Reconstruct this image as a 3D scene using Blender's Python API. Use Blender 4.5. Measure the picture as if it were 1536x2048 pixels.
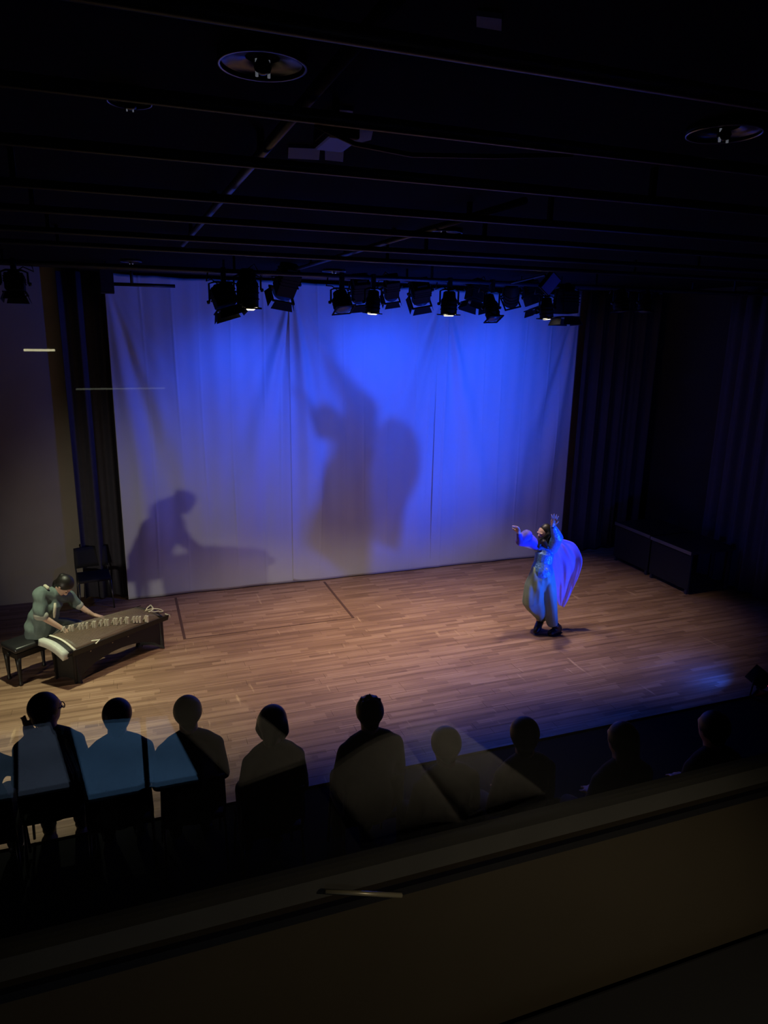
import bpy, bmesh, math, random
from mathutils import Vector, Matrix, Quaternion

random.seed(7)
for o in list(bpy.data.objects):
    bpy.data.objects.remove(o)
scene = bpy.context.scene
C = scene.collection

# ------------------------------------------------------------------ camera
FPX, HCAM = 1420.0, 4.0
PITCH, YAW, ROLL = 0.25349418, 0.3555314, -0.0180843
_f = Vector((math.sin(YAW)*math.cos(PITCH), math.cos(YAW)*math.cos(PITCH), -math.sin(PITCH)))
_r = Vector((math.cos(YAW), -math.sin(YAW), 0))
_d = _f.cross(_r)
_c, _s = math.cos(ROLL), math.sin(ROLL)
CR, CD, CF = _c*_r + _s*_d, -_s*_r + _c*_d, _f
CAM = Vector((0, 0, HCAM))
cd = bpy.data.cameras.new('camera')
cam = bpy.data.objects.new('camera', cd)
C.objects.link(cam)
cam.matrix_world = Matrix(((CR.x, -CD.x, -CF.x, 0), (CR.y, -CD.y, -CF.y, 0), (CR.z, -CD.z, -CF.z, HCAM), (0, 0, 0, 1)))
cd.sensor_fit = 'VERTICAL'
cd.sensor_height = 24.0
cd.lens = FPX/2048*24.0
cd.clip_start = 0.02
cd.clip_end = 60
scene.camera = cam

# ------------------------------------------------------------------ world, exposure
w = bpy.data.worlds.new('world')
scene.world = w
w.use_nodes = True
w.node_tree.nodes['Background'].inputs[0].default_value = (0.3, 0.4, 1.0, 1)
w.node_tree.nodes['Background'].inputs[1].default_value = 0.0006
vs = scene.view_settings
vs.view_transform = 'Standard'
vs.look = 'None'
vs.gamma = 1.0
vs.use_curve_mapping = False
vs.exposure = 0.0

# light levels (each lamp itself is made in its fixture's builder)
WARM_W, BLUE_W, BLUE_SPILL_W, WHITE_W, BOOTH_W, BLUE_TOP_W = 290.0, 1350.0, 60.0, 200.0, 4.5, 75.0

# ------------------------------------------------------------------ photo pixel -> direction helpers
def ray(x, y):
    return CR*(x-768.0) + CD*(y-1024.0) + CF*FPX
def on_z(x, y, z=0.0):
    d = ray(x, y); return CAM + d*((z-HCAM)/d.z)
def on_y(x, y, Y):
    d = ray(x, y); return CAM + d*(Y/d.y)
class Stand:
    """vertical plane through a thing's spot on the floor, square to the line of sight"""
    def __init__(s, x, y):
        s.u = Vector((x, y, 0)).normalized(); s.D = math.hypot(x, y)
        s.r = Vector((s.u.y, -s.u.x, 0))
    def __call__(s, px, py, b=0.0):
        d = ray(px, py); return CAM + d*((s.D+b)/d.dot(s.u))

# ------------------------------------------------------------------ materials
MATS = {}
def mat(name, col, rough=0.6, metal=0.0, noise=0.0, nscale=20.0, bump=0.0, emit=None, estr=0.0, spec=0.5, sheen=0.0):
    if name in MATS: return MATS[name]
    m = bpy.data.materials.new(name); m.use_nodes = True
    nt = m.node_tree; b = nt.nodes['Principled BSDF']
    b.inputs['Base Color'].default_value = (*col, 1)
    b.inputs['Roughness'].default_value = rough
    b.inputs['Metallic'].default_value = metal
    b.inputs['Specular IOR Level'].default_value = spec
    if sheen: b.inputs['Sheen Weight'].default_value = sheen
    if emit:
        b.inputs['Emission Color'].default_value = (*emit, 1)
        b.inputs['Emission Strength'].default_value = estr
    if noise or bump:
        tc = nt.nodes.new('ShaderNodeTexCoord')
        n = nt.nodes.new('ShaderNodeTexNoise')
        n.inputs['Scale'].default_value = nscale
        n.inputs['Detail'].default_value = 5
        nt.links.new(tc.outputs['Object'], n.inputs['Vector'])
        if noise:
            mx = nt.nodes.new('ShaderNodeMix'); mx.data_type = 'RGBA'
            mx.inputs[6].default_value = (*[c*(1-noise) for c in col], 1)
            mx.inputs[7].default_value = (*[min(1, c*(1+noise)) for c in col], 1)
            nt.links.new(n.outputs['Fac'], mx.inputs[0])
            nt.links.new(mx.outputs[2], b.inputs['Base Color'])
        if bump:
            bp = nt.nodes.new('ShaderNodeBump')
            bp.inputs['Strength'].default_value = bump
            bp.inputs['Distance'].default_value = 0.01
            nt.links.new(n.outputs['Fac'], bp.inputs['Height'])
            nt.links.new(bp.outputs['Normal'], b.inputs['Normal'])
    MATS[name] = m
    return m

M_BLACK = mat('black_metal', (0.008, 0.008, 0.010), 0.45, 0, 0.3, 30)
M_PIPE = mat('dark_pipe', (0.05, 0.055, 0.09), 0.35, 0.5, 0.3, 15)
M_CEIL = mat('ceiling_paint', (0.006, 0.006, 0.010), 0.95, 0, 0.4, 3, 0.2, spec=0.05)
M_WALL = mat('grey_wall', (0.40, 0.36, 0.31), 0.9, 0, 0.12, 2.5, 0.1)
M_DARKWALL = mat('dark_wall', (0.03, 0.03, 0.034), 0.85, 0, 0.3, 2)
M_VELVET = mat('black_velvet', (0.065, 0.062, 0.085), 0.95, 0, 0.2, 12)
M_CLOTH = mat('white_cotton', (0.72, 0.75, 0.80), 0.9, 0, 0.03, 6, 0.05, spec=0.15)
M_SKIN = mat('skin', (0.62, 0.40, 0.30), 0.5, 0, 0.06, 30)
M_HAIR = mat('dark_hair', (0.014, 0.011, 0.01), 0.45, 0, 0.3, 60)
M_WHITE = mat('ivory', (0.92, 0.88, 0.72), 0.5)

def wood_floor():
    m = bpy.data.materials.new('oak_boards'); m.use_nodes = True
    nt = m.node_tree; N = nt.nodes; L = nt.links; b = N['Principled BSDF']
    geo = N.new('ShaderNodeNewGeometry')
    sep = N.new('ShaderNodeSeparateXYZ'); L.new(geo.outputs['Position'], sep.inputs[0])
    def math_(op, a, bb=None):
        n = N.new('ShaderNodeMath'); n.operation = op
        for i, v in enumerate((a, bb)):
            if v is None: continue
            if isinstance(v, (int, float)): n.inputs[i].default_value = v
            else: L.new(v, n.inputs[i])
        return n.outputs[0]
    # narrow strips inside each board give its own tone
    row = math_('FLOOR', math_('DIVIDE', sep.outputs['Y'], 0.06))
    wn = N.new('ShaderNodeTexWhiteNoise'); wn.noise_dimensions = '1D'; L.new(row, wn.inputs['W'])
    xs = math_('FLOOR', math_('ADD', math_('DIVIDE', sep.outputs['X'], 0.55), math_('MULTIPLY', wn.outputs['Value'], 7.0)))
    cmb = N.new('ShaderNodeCombineXYZ'); L.new(row, cmb.inputs[0]); L.new(xs, cmb.inputs[1])
    wn2 = N.new('ShaderNodeTexWhiteNoise'); wn2.noise_dimensions = '2D'; L.new(cmb.outputs[0], wn2.inputs['Vector'])
    mp = N.new('ShaderNodeMapping'); mp.inputs['Scale'].default_value = (1.4, 30, 1); L.new(geo.outputs['Position'], mp.inputs[0])
    nz = N.new('ShaderNodeTexNoise'); nz.inputs['Scale'].default_value = 1.0; nz.inputs['Detail'].default_value = 6; L.new(mp.outputs[0], nz.inputs['Vector'])
    nb = N.new('ShaderNodeTexNoise'); nb.inputs['Scale'].default_value = 0.9; nb.inputs['Detail'].default_value = 4; L.new(geo.outputs['Position'], nb.inputs['Vector'])
    f = math_('ADD', math_('MULTIPLY', wn2.outputs['Value'], 0.30), math_('MULTIPLY', nz.outputs['Fac'], 0.55))
    f = math_('ADD', f, math_('MULTIPLY', nb.outputs['Fac'], 0.30))
    cr = N.new('ShaderNodeValToRGB'); L.new(f, cr.inputs[0])
    cr.color_ramp.elements[0].position = 0.30; cr.color_ramp.elements[0].color = (0.18, 0.098, 0.06, 1)
    cr.color_ramp.elements[1].position = 0.85; cr.color_ramp.elements[1].color = (0.50, 0.315, 0.21, 1)
    e = cr.color_ramp.elements.new(0.58); e.color = (0.32, 0.185, 0.118, 1)
    # pale scuffs and tape scars running up-stage
    mp2 = N.new('ShaderNodeMapping'); mp2.inputs['Scale'].default_value = (9, 1.1, 1); L.new(geo.outputs['Position'], mp2.inputs[0])
    n2 = N.new('ShaderNodeTexNoise'); n2.inputs['Scale'].default_value = 1.3; n2.inputs['Detail'].default_value = 3; L.new(mp2.outputs[0], n2.inputs['Vector'])
    sc = N.new('ShaderNodeMapRange'); sc.inputs[1].default_value = 0.68; sc.inputs[2].default_value = 0.74; L.new(n2.outputs['Fac'], sc.inputs[0])
    mx = N.new('ShaderNodeMix'); mx.data_type = 'RGBA'; L.new(math_('MULTIPLY', sc.outputs[0], 0.6), mx.inputs[0])
    L.new(cr.outputs[0], mx.inputs[6]); mx.inputs[7].default_value = (0.68, 0.46, 0.28, 1)
    L.new(mx.outputs[2], b.inputs['Base Color'])
    b.inputs['Roughness'].default_value = 0.55
    b.inputs['Specular IOR Level'].default_value = 0.35
    bp = N.new('ShaderNodeBump'); bp.inputs['Strength'].default_value = 0.15; bp.inputs['Distance'].default_value = 0.004
    L.new(nz.outputs['Fac'], bp.inputs['Height']); L.new(bp.outputs[0], b.inputs['Normal'])
    return m
M_WOOD = wood_floor()

def glass_mat():
    m = bpy.data.materials.new('window_glass'); m.use_nodes = True
    nt = m.node_tree; N = nt.nodes; L = nt.links
    N.remove(N['Principled BSDF'])
    out = N['Material Output']
    geo = N.new('ShaderNodeNewGeometry')
    dot = N.new('ShaderNodeVectorMath'); dot.operation = 'DOT_PRODUCT'
    L.new(geo.outputs['Incoming'], dot.inputs[0]); L.new(geo.outputs['Normal'], dot.inputs[1])
    def math_(op, a, b=None):
        n = N.new('ShaderNodeMath'); n.operation = op
        for i, v in enumerate((a, b)):
            if v is None: continue
            if isinstance(v, (int, float)): n.inputs[i].default_value = v
            else: L.new(v, n.inputs[i])
        return n.outputs[0]
    c = math_('ABSOLUTE', dot.outputs['Value'])
    p = math_('POWER', math_('SUBTRACT', 1.0, c), 5.0)
    fr = math_('ADD', 0.043, math_('MULTIPLY', p, 0.957))
    tr = N.new('ShaderNodeBsdfTransparent'); tr.inputs[0].default_value = (0.985, 0.99, 0.985, 1)
    gl = N.new('ShaderNodeBsdfGlossy'); gl.inputs['Roughness'].default_value = 0.0
    mx = N.new('ShaderNodeMixShader')
    L.new(fr, mx.inputs[0]); L.new(tr.outputs[0], mx.inputs[1]); L.new(gl.outputs[0], mx.inputs[2])
    L.new(mx.outputs[0], out.inputs[0])
    return m

# ------------------------------------------------------------------ object helpers
def empty(name, loc=(0, 0, 0), label=None, cat=None, group=None, rotz=0.0):
    o = bpy.data.objects.new(name, None); C.objects.link(o)
    o.empty_display_size = 0.1
    o.location = loc; o.rotation_euler = (0, 0, rotz)
    tag(o, label, cat, group); return o
def tag(o, label=None, cat=None, group=None, kind=None):
    if label: o['label'] = label
    if cat: o['category'] = cat
    if group: o['group'] = group
    if kind: o['kind'] = kind
    return o
def world_off(p):
    v = Vector((0, 0, 0))
    while p is not None:
        v += p.location; p = p.parent
    return v
def link_mesh(name, me, m, parent=None, smooth=False):
    o = bpy.data.objects.new(name, me); C.objects.link(o)
    if m: me.materials.append(m)
    if smooth:
        for p in me.polygons: p.use_smooth = True
    o.parent = parent
    return o
def obj(name, bm, m, parent=None, smooth=False, world=False):
    """bm -> one mesh object; world=True: verts are in world space, shift them under the parent"""
    if world and parent is not None:
        bmesh.ops.translate(bm, verts=bm.verts, vec=-world_off(parent))
    elif world:
        xs = [v.co for v in bm.verts]
        c = Vector(((min(v.x for v in xs)+max(v.x for v in xs))/2, (min(v.y for v in xs)+max(v.y for v in xs))/2, min(v.z for v in xs)))
        bmesh.ops.translate(bm, verts=bm.verts, vec=-c)
    me = bpy.data.meshes.new(name); bm.normal_update(); bm.to_mesh(me); bm.free()
    o = link_mesh(name, me, m, parent, smooth)
    if world and parent is None: o.location = c
    return o
def copy_tree(o, parent=None):
    n = o.copy(); C.objects.link(n); n.parent = parent
    for ch in [c for c in o.children]: copy_tree(ch, n)
    return n

def box(bm, lo, hi, M=None, bevel=0.0):
    lo, hi = Vector(lo), Vector(hi)
    vs_ = [bm.verts.new((x, y, z)) for x in (lo.x, hi.x) for y in (lo.y, hi.y) for z in (lo.z, hi.z)]
    F = [(0, 1, 3, 2), (4, 6, 7, 5), (0, 4, 5, 1), (2, 3, 7, 6), (0, 2, 6, 4), (1, 5, 7, 3)]
    fs = [bm.faces.new([vs_[i] for i in f]) for f in F]
    if bevel:
        es = list({e for f in fs for e in f.edges})
        r = bmesh.ops.bevel(bm, geom=es, offset=bevel, segments=2, affect='EDGES', profile=0.5)
        vs_ = list({v for f in r['faces'] for v in f.verts} | {v for v in vs_ if v.is_valid})
    if M is not None:
        bmesh.ops.transform(bm, matrix=M, verts=[v for v in vs_ if v.is_valid])
    return bm
def cbox(c, s, M=None, bevel=0.0):
    bm = bmesh.new(); c, s = Vector(c), Vector(s)
    return box(bm, c-s/2, c+s/2, M, bevel)
def frame_of(a, b):
    d = (b-a).normalized()
    t = Vector((0, 0, 1)) if abs(d.z) < 0.95 else Vector((1, 0, 0))
    x = d.cross(t).normalized(); y = d.cross(x).normalized()
    return d, x, y
def tube(bm, pts, radii, n=10, cap=True, ry=1.0):
    pts = [Vector(p) for p in pts]
    if isinstance(radii, (int, float)): radii = [radii]*len(pts)
    rings = []; xprev = None
    for i, p in enumerate(pts):
        d = (pts[min(i+1, len(pts)-1)]-pts[max(i-1, 0)]).normalized()
        if xprev is None:
            _, x, _ = frame_of(Vector((0, 0, 0)), d)
        else:
            x = (xprev - d*xprev.dot(d)).normalized()
        y = d.cross(x); xprev = x
        rings.append([bm.verts.new(p + (x*math.cos(2*math.pi*k/n) + y*math.sin(2*math.pi*k/n)*ry)*radii[i]) for k in range(n)])
    for a, b in zip(rings, rings[1:]):
        for k in range(n):
            bm.faces.new((a[k], a[(k+1) % n], b[(k+1) % n], b[k]))
    if cap:
        bm.faces.new(list(reversed(rings[0]))); bm.faces.new(rings[-1])
    return bm
def lathe(bm, prof, n=24, M=None, close=False):
    """profile [(r,z)] about z"""
    rings = []
    for r, z in prof:
        rings.append([bm.verts.new((r*math.cos(2*math.pi*k/n), r*math.sin(2*math.pi*k/n), z)) for k in range(n)])
    pairs = list(zip(rings, rings[1:])) + ([(rings[-1], rings[0])] if close else [])
    for a, b in pairs:
        for k in range(n): bm.faces.new((a[k], a[(k+1) % n], b[(k+1) % n], b[k]))
    if not close:
        if prof[0][0] > 1e-4: bm.faces.new(list(reversed(rings[0])))
        if prof[-1][0] > 1e-4: bm.faces.new(rings[-1])
    if M is not None: bmesh.ops.transform(bm, matrix=M, verts=[v for r in rings for v in r])
    return bm
def ring(bm, r0, r1, z0, z1, n=28, M=None):
    return lathe(bm, [(r0, z0), (r1, z0), (r1, z1), (r0, z1)], n, M, close=True)
def prism(pts, z0, z1, M=None):
    bm = bmesh.new()
    a = [bm.verts.new((x, y, z0)) for x, y in pts]; b = [bm.verts.new((x, y, z1)) for x, y in pts]
    n = len(pts)
    bm.faces.new(list(reversed(a))); bm.faces.new(b)
    for k in range(n): bm.faces.new((a[k], a[(k+1) % n], b[(k+1) % n], b[k]))
    if M is not None: bmesh.ops.transform(bm, matrix=M, verts=bm.verts)
    return bm
def axes(origin, x, y, z):
    return Matrix(((x[0], y[0], z[0], origin[0]), (x[1], y[1], z[1], origin[1]), (x[2], y[2], z[2], origin[2]), (0, 0, 0, 1)))
def aim(origin, d, up=Vector((0, 0, 1))):
    """matrix whose -Z looks along d"""
    z = -Vector(d).normalized()
    if abs(z.dot(up)) > 0.98: up = Vector((0, 1, 0))
    x = Vector(up).cross(z).normalized(); y = z.cross(x)
    return axes(origin, x, y, z)

# organic bodies: overlapping tapered limbs fused into ONE continuous surface
class Flesh:
    def __init__(s): s.bm = bmesh.new()
    def limb(s, pts, radii, n=14, ry=1.0):
        pts = [Vector(p) for p in pts]
        P, R_ = [], []
        d0 = (pts[1]-pts[0]).normalized(); d1 = (pts[-1]-pts[-2]).normalized()
        for k in range(4):
            a = math.pi/2*k/4
            P.append(pts[0]-d0*radii[0]*math.cos(a)); R_.append(max(radii[0]*math.sin(a), radii[0]*0.12))
        for i in range(len(pts)):
            P.append(pts[i]); R_.append(radii[i])
            if i+1 < len(pts):
                for q in (0.33, 0.67):
                    P.append(pts[i].lerp(pts[i+1], q)); R_.append(radii[i]*(1-q)+radii[i+1]*q)
        for k in range(4):
            a = math.pi/2*(k+1)/4
            P.append(pts[-1]+d1*radii[-1]*math.sin(a)); R_.append(max(radii[-1]*math.cos(a), radii[-1]*0.12))
        tube(s.bm, P, R_, n, True, ry)
        return s
    def ball(s, c, r, x=(1, 0, 0), y=(0, 1, 0), z=(0, 0, 1)):
        if isinstance(r, (int, float)): r = (r, r, r)
        M = axes(c, Vector(x)*r[0], Vector(y)*r[1], Vector(z)*r[2])
        bmesh.ops.create_icosphere(s.bm, subdivisions=3, radius=1.0, matrix=M)
        return s
    def build(s, name, m, parent, voxel=0.012, smooth=4, disp=None):
        bmesh.ops.translate(s.bm, verts=s.bm.verts, vec=-world_off(parent))
        bmesh.ops.recalc_face_normals(s.bm, faces=s.bm.faces)
        me = bpy.data.meshes.new(name); s.bm.to_mesh(me); s.bm.free()
        t = bpy.data.objects.new('tmp', me); C.objects.link(t)
        rm = t.modifiers.new('r', 'REMESH'); rm.mode = 'VOXEL'; rm.voxel_size = voxel
        if smooth:
            sm = t.modifiers.new('s', 'SMOOTH'); sm.iterations = smooth; sm.factor = 0.5
        dg = bpy.context.evaluated_depsgraph_get()
        nm = bpy.data.meshes.new_from_object(t.evaluated_get(dg))
        bpy.data.objects.remove(t); bpy.data.meshes.remove(me)
        nm.name = name
        if disp:
            for v in nm.vertices: v.co = disp(v.co)
        nm.materials.clear()
        return link_mesh(name, nm, m, parent, True)

# ================================================================== STRUCTURE
X0, X1, YW, ZC = -4.6, 9.4, 10.95, 4.74
YG = 0.5                                   # booth window plane
def slab(name, lo, hi, m):
    o = obj(name, box(bmesh.new(), lo, hi), m, None, world=True)
    return tag(o, kind='structure')

floor = slab('floor', (X0, YG+0.15, -0.2), (X1, YW, -0.022), mat('black_carpet', (0.008, 0.008, 0.009), 0.95, 0, 0.3, 30, spec=0.05))
tag(floor, 'warm brown wooden strip stage floor')
slab('wall_back', (X0, YW, -0.2), (X1, YW+0.15, ZC+0.3), M_WALL)
slab('wall_left', (X0-0.15, YG, -0.2), (X0, YW+0.15, ZC+0.3), M_DARKWALL)
slab('wall_right', (X1, YG, -0.2), (X1+0.15, YW+0.15, ZC+0.3), M_DARKWALL)
slab('ceiling', (X0, YG+0.15, ZC), (X1, YW, ZC+0.15), M_CEIL)

# floor boards: parts of the floor, joints recessed
BW, BL = 0.12, 1.5
boards = []
rows = int((YW-5.35)/BW)
for r in range(rows):
    y0 = YW-(r+1)*BW
    x = X0+0.01-random.random()*BL
    while x < X1-0.02:
        a, b = max(x, X0+0.01), min(x+BL, X1-0.01)
        if b-a > 0.05: boards.append((a, b, y0))
        x += BL
def seen(bd):
    a, b, y0 = bd
    best = -1
    for t in (0.1, 0.5, 0.9):
        p = Vector((a+(b-a)*t, y0+BW/2, 0))-CAM
        z = p.dot(CF)
        u, v = 768+FPX*p.dot(CR)/z, 1024+FPX*p.dot(CD)/z
        if 0 < u < 1536 and 1120 < v < 1560: best = max(best, 1/z)
    return best
boards.sort(key=lambda q: -seen(q))
unit = {}
def board_mesh(wd):
    k = round(wd, 3)
    if k not in unit:
        bm = cbox((0, 0, -0.011), (wd-0.002, BW-0.002, 0.022), None, 0.0008)
        me = bpy.data.meshes.new('floor_board'); bm.to_mesh(me); bm.free(); me.materials.append(M_WOOD)
        unit[k] = me
    return unit[k]
for a, b, y0 in boards[:300]:
    o = bpy.data.objects.new('floor_board', board_mesh(b-a)); C.objects.link(o)
    o.parent = floor
    o.location = Vector(((a+b)/2, y0+BW/2, random.uniform(-0.0006, 0.0006)))-floor.location
bm = bmesh.new()
for a, b, y0 in boards[300:]:
    box(bm, (a+0.001, y0+0.001, -0.022), (b-0.001, y0+BW-0.001, random.uniform(-0.0006, 0.0006)))
tag(obj('floor_boards_rest', bm, M_WOOD, floor, world=True), kind='stuff')
# hatch outline let into the boards
M_STRIP = mat('dark_floor_strip', (0.11, 0.055, 0.035), 0.6)
for i, (lo, hi) in enumerate((((0.55, 8.95, 0.001), (0.585, 10.5, 0.004)), ((2.87, 8.95, 0.001), (2.905, 10.5, 0.004)), ((0.585, 8.95, 0.001), (2.87, 8.965, 0.003)))):
    slab('trim_%d' % (i+1), lo, hi, M_STRIP)

# ================================================================== WHITE BACKDROP (three hung cloths)
def backdrop(xa, xb, ybase, ztop, gathers, label, seed, hemlift):
    """gathers: (x, z, strength, half-angle) points where the cloth is tied up and folds fan out from"""
    rnd = random.Random(seed)
    nx, nz = 260, 110
    ph = [rnd.random()*6.28 for _ in range(8)]
    cre = [xa+(xb-xa)*q for q in (0.17, 0.33, 0.46, 0.62, 0.79, 0.88)]
    bm = bmesh.new(); g = []
    for j in range(nz+1):
        v = j/nz; rowv = []
        for i in range(nx+1):
            u = i/nx
            zt = ztop - 0.035*math.sin(math.pi*u) - 0.012*abs(math.sin(u*math.pi*4))
            zb = 0.012 + hemlift(u)
            x = xa+(xb-xa)*u; z = zb+(zt-zb)*v
            y = 0.006*math.sin(x*9.0+ph[0]+0.25*math.sin(z*1.3)) * (0.3+0.7*v)
            y += 0.0045*math.sin(x*23.0+ph[1]+0.9*math.sin(z*0.9+ph[2])) + 0.012*math.sin(x*2.3+ph[3]+z*0.25)
            for gx, gz, st, ha in gathers:
                dx, dz = x-gx, gz-z+0.12
                th = math.atan2(dx, dz); rr = math.hypot(dx, dz)
                env = math.exp(-(th/ha)**2)*(1-math.exp(-rr*2.0))*(0.35+0.65*math.exp(-rr/3.2))
                y += 1.35*st*env*(math.sin(th*34+ph[4])*0.6+math.sin(th*19+ph[5]))*min(1.0, rr*0.9)
            for k_, xc in enumerate(cre):
                q_ = (x-xc-0.03*math.sin(z*0.8+k_))/0.016
                if abs(q_) < 4: y += (0.0045+0.003*math.sin(z*1.7+k_*2))*math.exp(-q_*q_)
            y += 0.006*(1-v)**6*math.sin(x*5+ph[6])
            y *= min(1.0, 0.15+u*9, 0.15+(1-u)*9)*(0.3+0.7*min(1.0, v*4))
            rowv.append(bm.verts.new((x, ybase-y, z)))
        g.append(rowv)
    for j in range(nz):
        for i in range(nx):
            bm.faces.new((g[j][i], g[j][i+1], g[j+1][i+1], g[j+1][i]))
    t = empty('backdrop_cloth', ((xa+xb)/2, ybase, 0), label, 'curtain', 'white backdrop cloths')
    o = obj('cloth', bm, M_CLOTH, t, True, world=True)
    sm = o.modifiers.new('solid', 'SOLIDIFY'); sm.thickness = 0.003
    # flat side hems
    return t
YB = 10.60
backdrop(-0.10, 2.56, YB+0.014, 4.66, [(-0.1, 4.6, 0.050, 0.34), (2.5, 4.62, 0.055, 0.32)],
         'white backdrop cloth behind the guzheng, leftmost of the three', 3, lambda u: 0.0)
backdrop(2.40, 4.98, YB, 4.64, [(2.45, 4.62, 0.045, 0.32), (4.93, 4.6, 0.052, 0.34)],
         'white backdrop cloth in the middle with the tall raised-arm shadow', 5, lambda u: 0.03*math.exp(-(u/0.03)**2))
backdrop(4.80, 7.42, YB+0.014, 4.62, [(4.9, 4.6, 0.040, 0.3), (7.42, 4.55, 0.055, 0.34)],
         'white backdrop cloth behind the dancer, rightmost of the three', 9, lambda u: 0.03*math.exp(-(u/0.03)**2))
bp_ = empty('backdrop_pipe', (3.66, YB+0.02, ZC-0.06), 'dark pipe just under the ceiling that the white cloths hang from', 'pipe')
obj('rail', tube(bmesh.new(), [(-0.4, YB+0.02, ZC-0.05), (7.7, YB+0.02, ZC-0.05)], 0.024), M_PIPE, bp_, True, world=True)
for x in (0.2, 1.9, 3.6, 5.3, 7.0):
    obj('hanger', cbox((x, YB+0.02, ZC-0.02), (0.03, 0.05, 0.05)), M_BLACK, bp_, world=True)

# black masking drapes down the right wing
def drape(xa, ya, xb, yb, label, seed):
    rnd = random.Random(seed); bm = bmesh.new(); n = 90; g = []
    d = Vector((xb-xa, yb-ya, 0)); L_ = d.length; d.normalize(); nn = Vector((-d.y, d.x, 0))
    for j in range(9):
        z = 0.02+(ZC-0.1)*j/8; row_ = []
        for i in range(n+1):
            s_ = L_*i/n
            off = 0.05*math.sin(s_*21+seed)+0.02*math.sin(s_*47+seed*2)
            p = Vector((xa, ya, z))+d*s_+nn*off
            row_.append(bm.verts.new(p))
        g.append(row_)
    for j in range(8):
        for i in range(n): bm.faces.new((g[j][i], g[j][i+1], g[j+1][i+1], g[j+1][i]))
    o = obj('masking_drape', bm, M_VELVET, None, True, world=True)
    sm = o.modifiers.new('solid', 'SOLIDIFY'); sm.thickness = 0.006
    return tag(o, label, 'curtain', 'black masking drapes')
a_, b_ = on_y(116, 600, 10.83), on_y(222, 600, 10.83)  # dark sheet added where the white cloth's shadow falls on the wall
drape(a_.x, 10.83, b_.x, 10.83, 'narrow black sheet standing for the white cloth shadow on the grey wall', 6)
drape(9.15, 7.2, 9.15, 9.0, 'black pleated drape along the right side nearer the audience', 2)
drape(7.62, 10.72, 9.2, 10.72, 'black pleated drape beside the right edge of the white cloth', 4)

# dark platform units kept along the right side
def riser(loc, label):
    t = empty('stage_riser', loc, label, 'platform', 'stage platforms in the right wing')
    obj('deck', cbox((0, 0, 0.69), (0.9, 0.92, 0.05), None, 0.006), mat('black_ply', (0.03, 0.028, 0.03), 0.35, 0, 0.3, 8), t)
    obj('edge_trim', cbox((-0.455, 0, 0.69), (0.012, 0.92, 0.055)), mat('dull_alloy', (0.16, 0.16, 0.17), 0.4, 0.7), t)
    for sx in (-0.4, 0.4):
        for sy in (-0.4, 0.4):
            obj('leg', cbox((sx, sy, 0.333), (0.045, 0.045, 0.664)), M_PIPE, t)
    obj('brace', cbox((-0.4, 0, 0.2), (0.03, 0.8, 0.03)), M_PIPE, t)
    obj('skirt', cbox((-0.425, 0, 0.36), (0.008, 0.9, 0.56)), mat('black_skirt', (0.012, 0.011, 0.014), 0.95), t)
riser((8.62, 9.62, 0), 'low black platform unit at the far right wing, furthest from the audience')
riser((8.60, 8.66, 0), 'low black platform unit at the right wing, nearer the audience')

# ================================================================== CEILING GRID
def pipe(name, a, b, r, label, clamps=0):
    mid = (Vector(a)+Vector(b))/2
    t = empty(name, mid, label, 'pipe', 'ceiling pipes')
    obj('pipe_tube', tube(bmesh.new(), [a, b], r, 12), M_PIPE, t, True, world=True)
    for i in range(clamps):
        p = Vector(a).lerp(Vector(b), (i+0.5)/clamps)
        obj('hanger', cbox((p.x, p.y, (p.z+ZC)/2), (0.025, 0.025, ZC-p.z)), M_BLACK, t, world=True)
ZP = 4.60
for y, lab in ((1.63, 'dark ceiling pipe across the hall, nearest the camera'),
               (2.25, 'dark ceiling pipe just behind the big round downlight'),
               (2.94, 'dark ceiling pipe just behind the hanging projector'),
               (3.80, 'dark ceiling pipe before the middle of the hall'),
               (4.60, 'dark ceiling pipe at the middle of the hall'),
               (5.60, 'dark ceiling pipe beyond the small round downlight'),
               (6.50, 'dark ceiling pipe in front of the stage lamps')):
    pipe('ceiling_pipe', (X0+0.05, y, ZP), (X1-0.05, y, ZP), 0.021, lab, 5)
pipe('ceiling_pipe', (0.585, 0.9, ZP+0.055), (0.585, 6.6, ZP+0.055), 0.02, 'dark pipe running toward the stage past the big downlight', 4)
pipe('ceiling_pipe', (2.05, 3.5, ZP+0.055), (2.05, 8.6, ZP+0.055), 0.02, 'dark pipe running toward the stage near the small downlight', 4)
YA, YBT = 8.1, 8.9
pipe('lighting_batten', (X0+0.05, YA, 4.56), (X1-0.05, YA, 4.56), 0.024, 'front lighting batten carrying the lit stage lamps', 6)
pipe('lighting_batten', (X0+0.05, YBT, 4.60), (X1-0.05, YBT, 4.60), 0.024, 'rear lighting batten carrying lamps turned to the cloths', 6)
# cable bundle beside the nearest grid pipe
t = empty('ceiling_cable', (1.0, 2.32, ZP), 'black cable sagging under the ceiling beside the projector', 'cable')
obj('cable_run', tube(bmesh.new(), [(0.60, 2.26, ZP-0.02), (0.74, 2.32, ZP-0.045), (0.95, 2.36, ZP-0.05), (1.25, 2.35, ZP-0.03), (1.5, 2.26, ZP-0.02)], 0.008, 8), M_BLACK, t, True, world=True)

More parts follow.
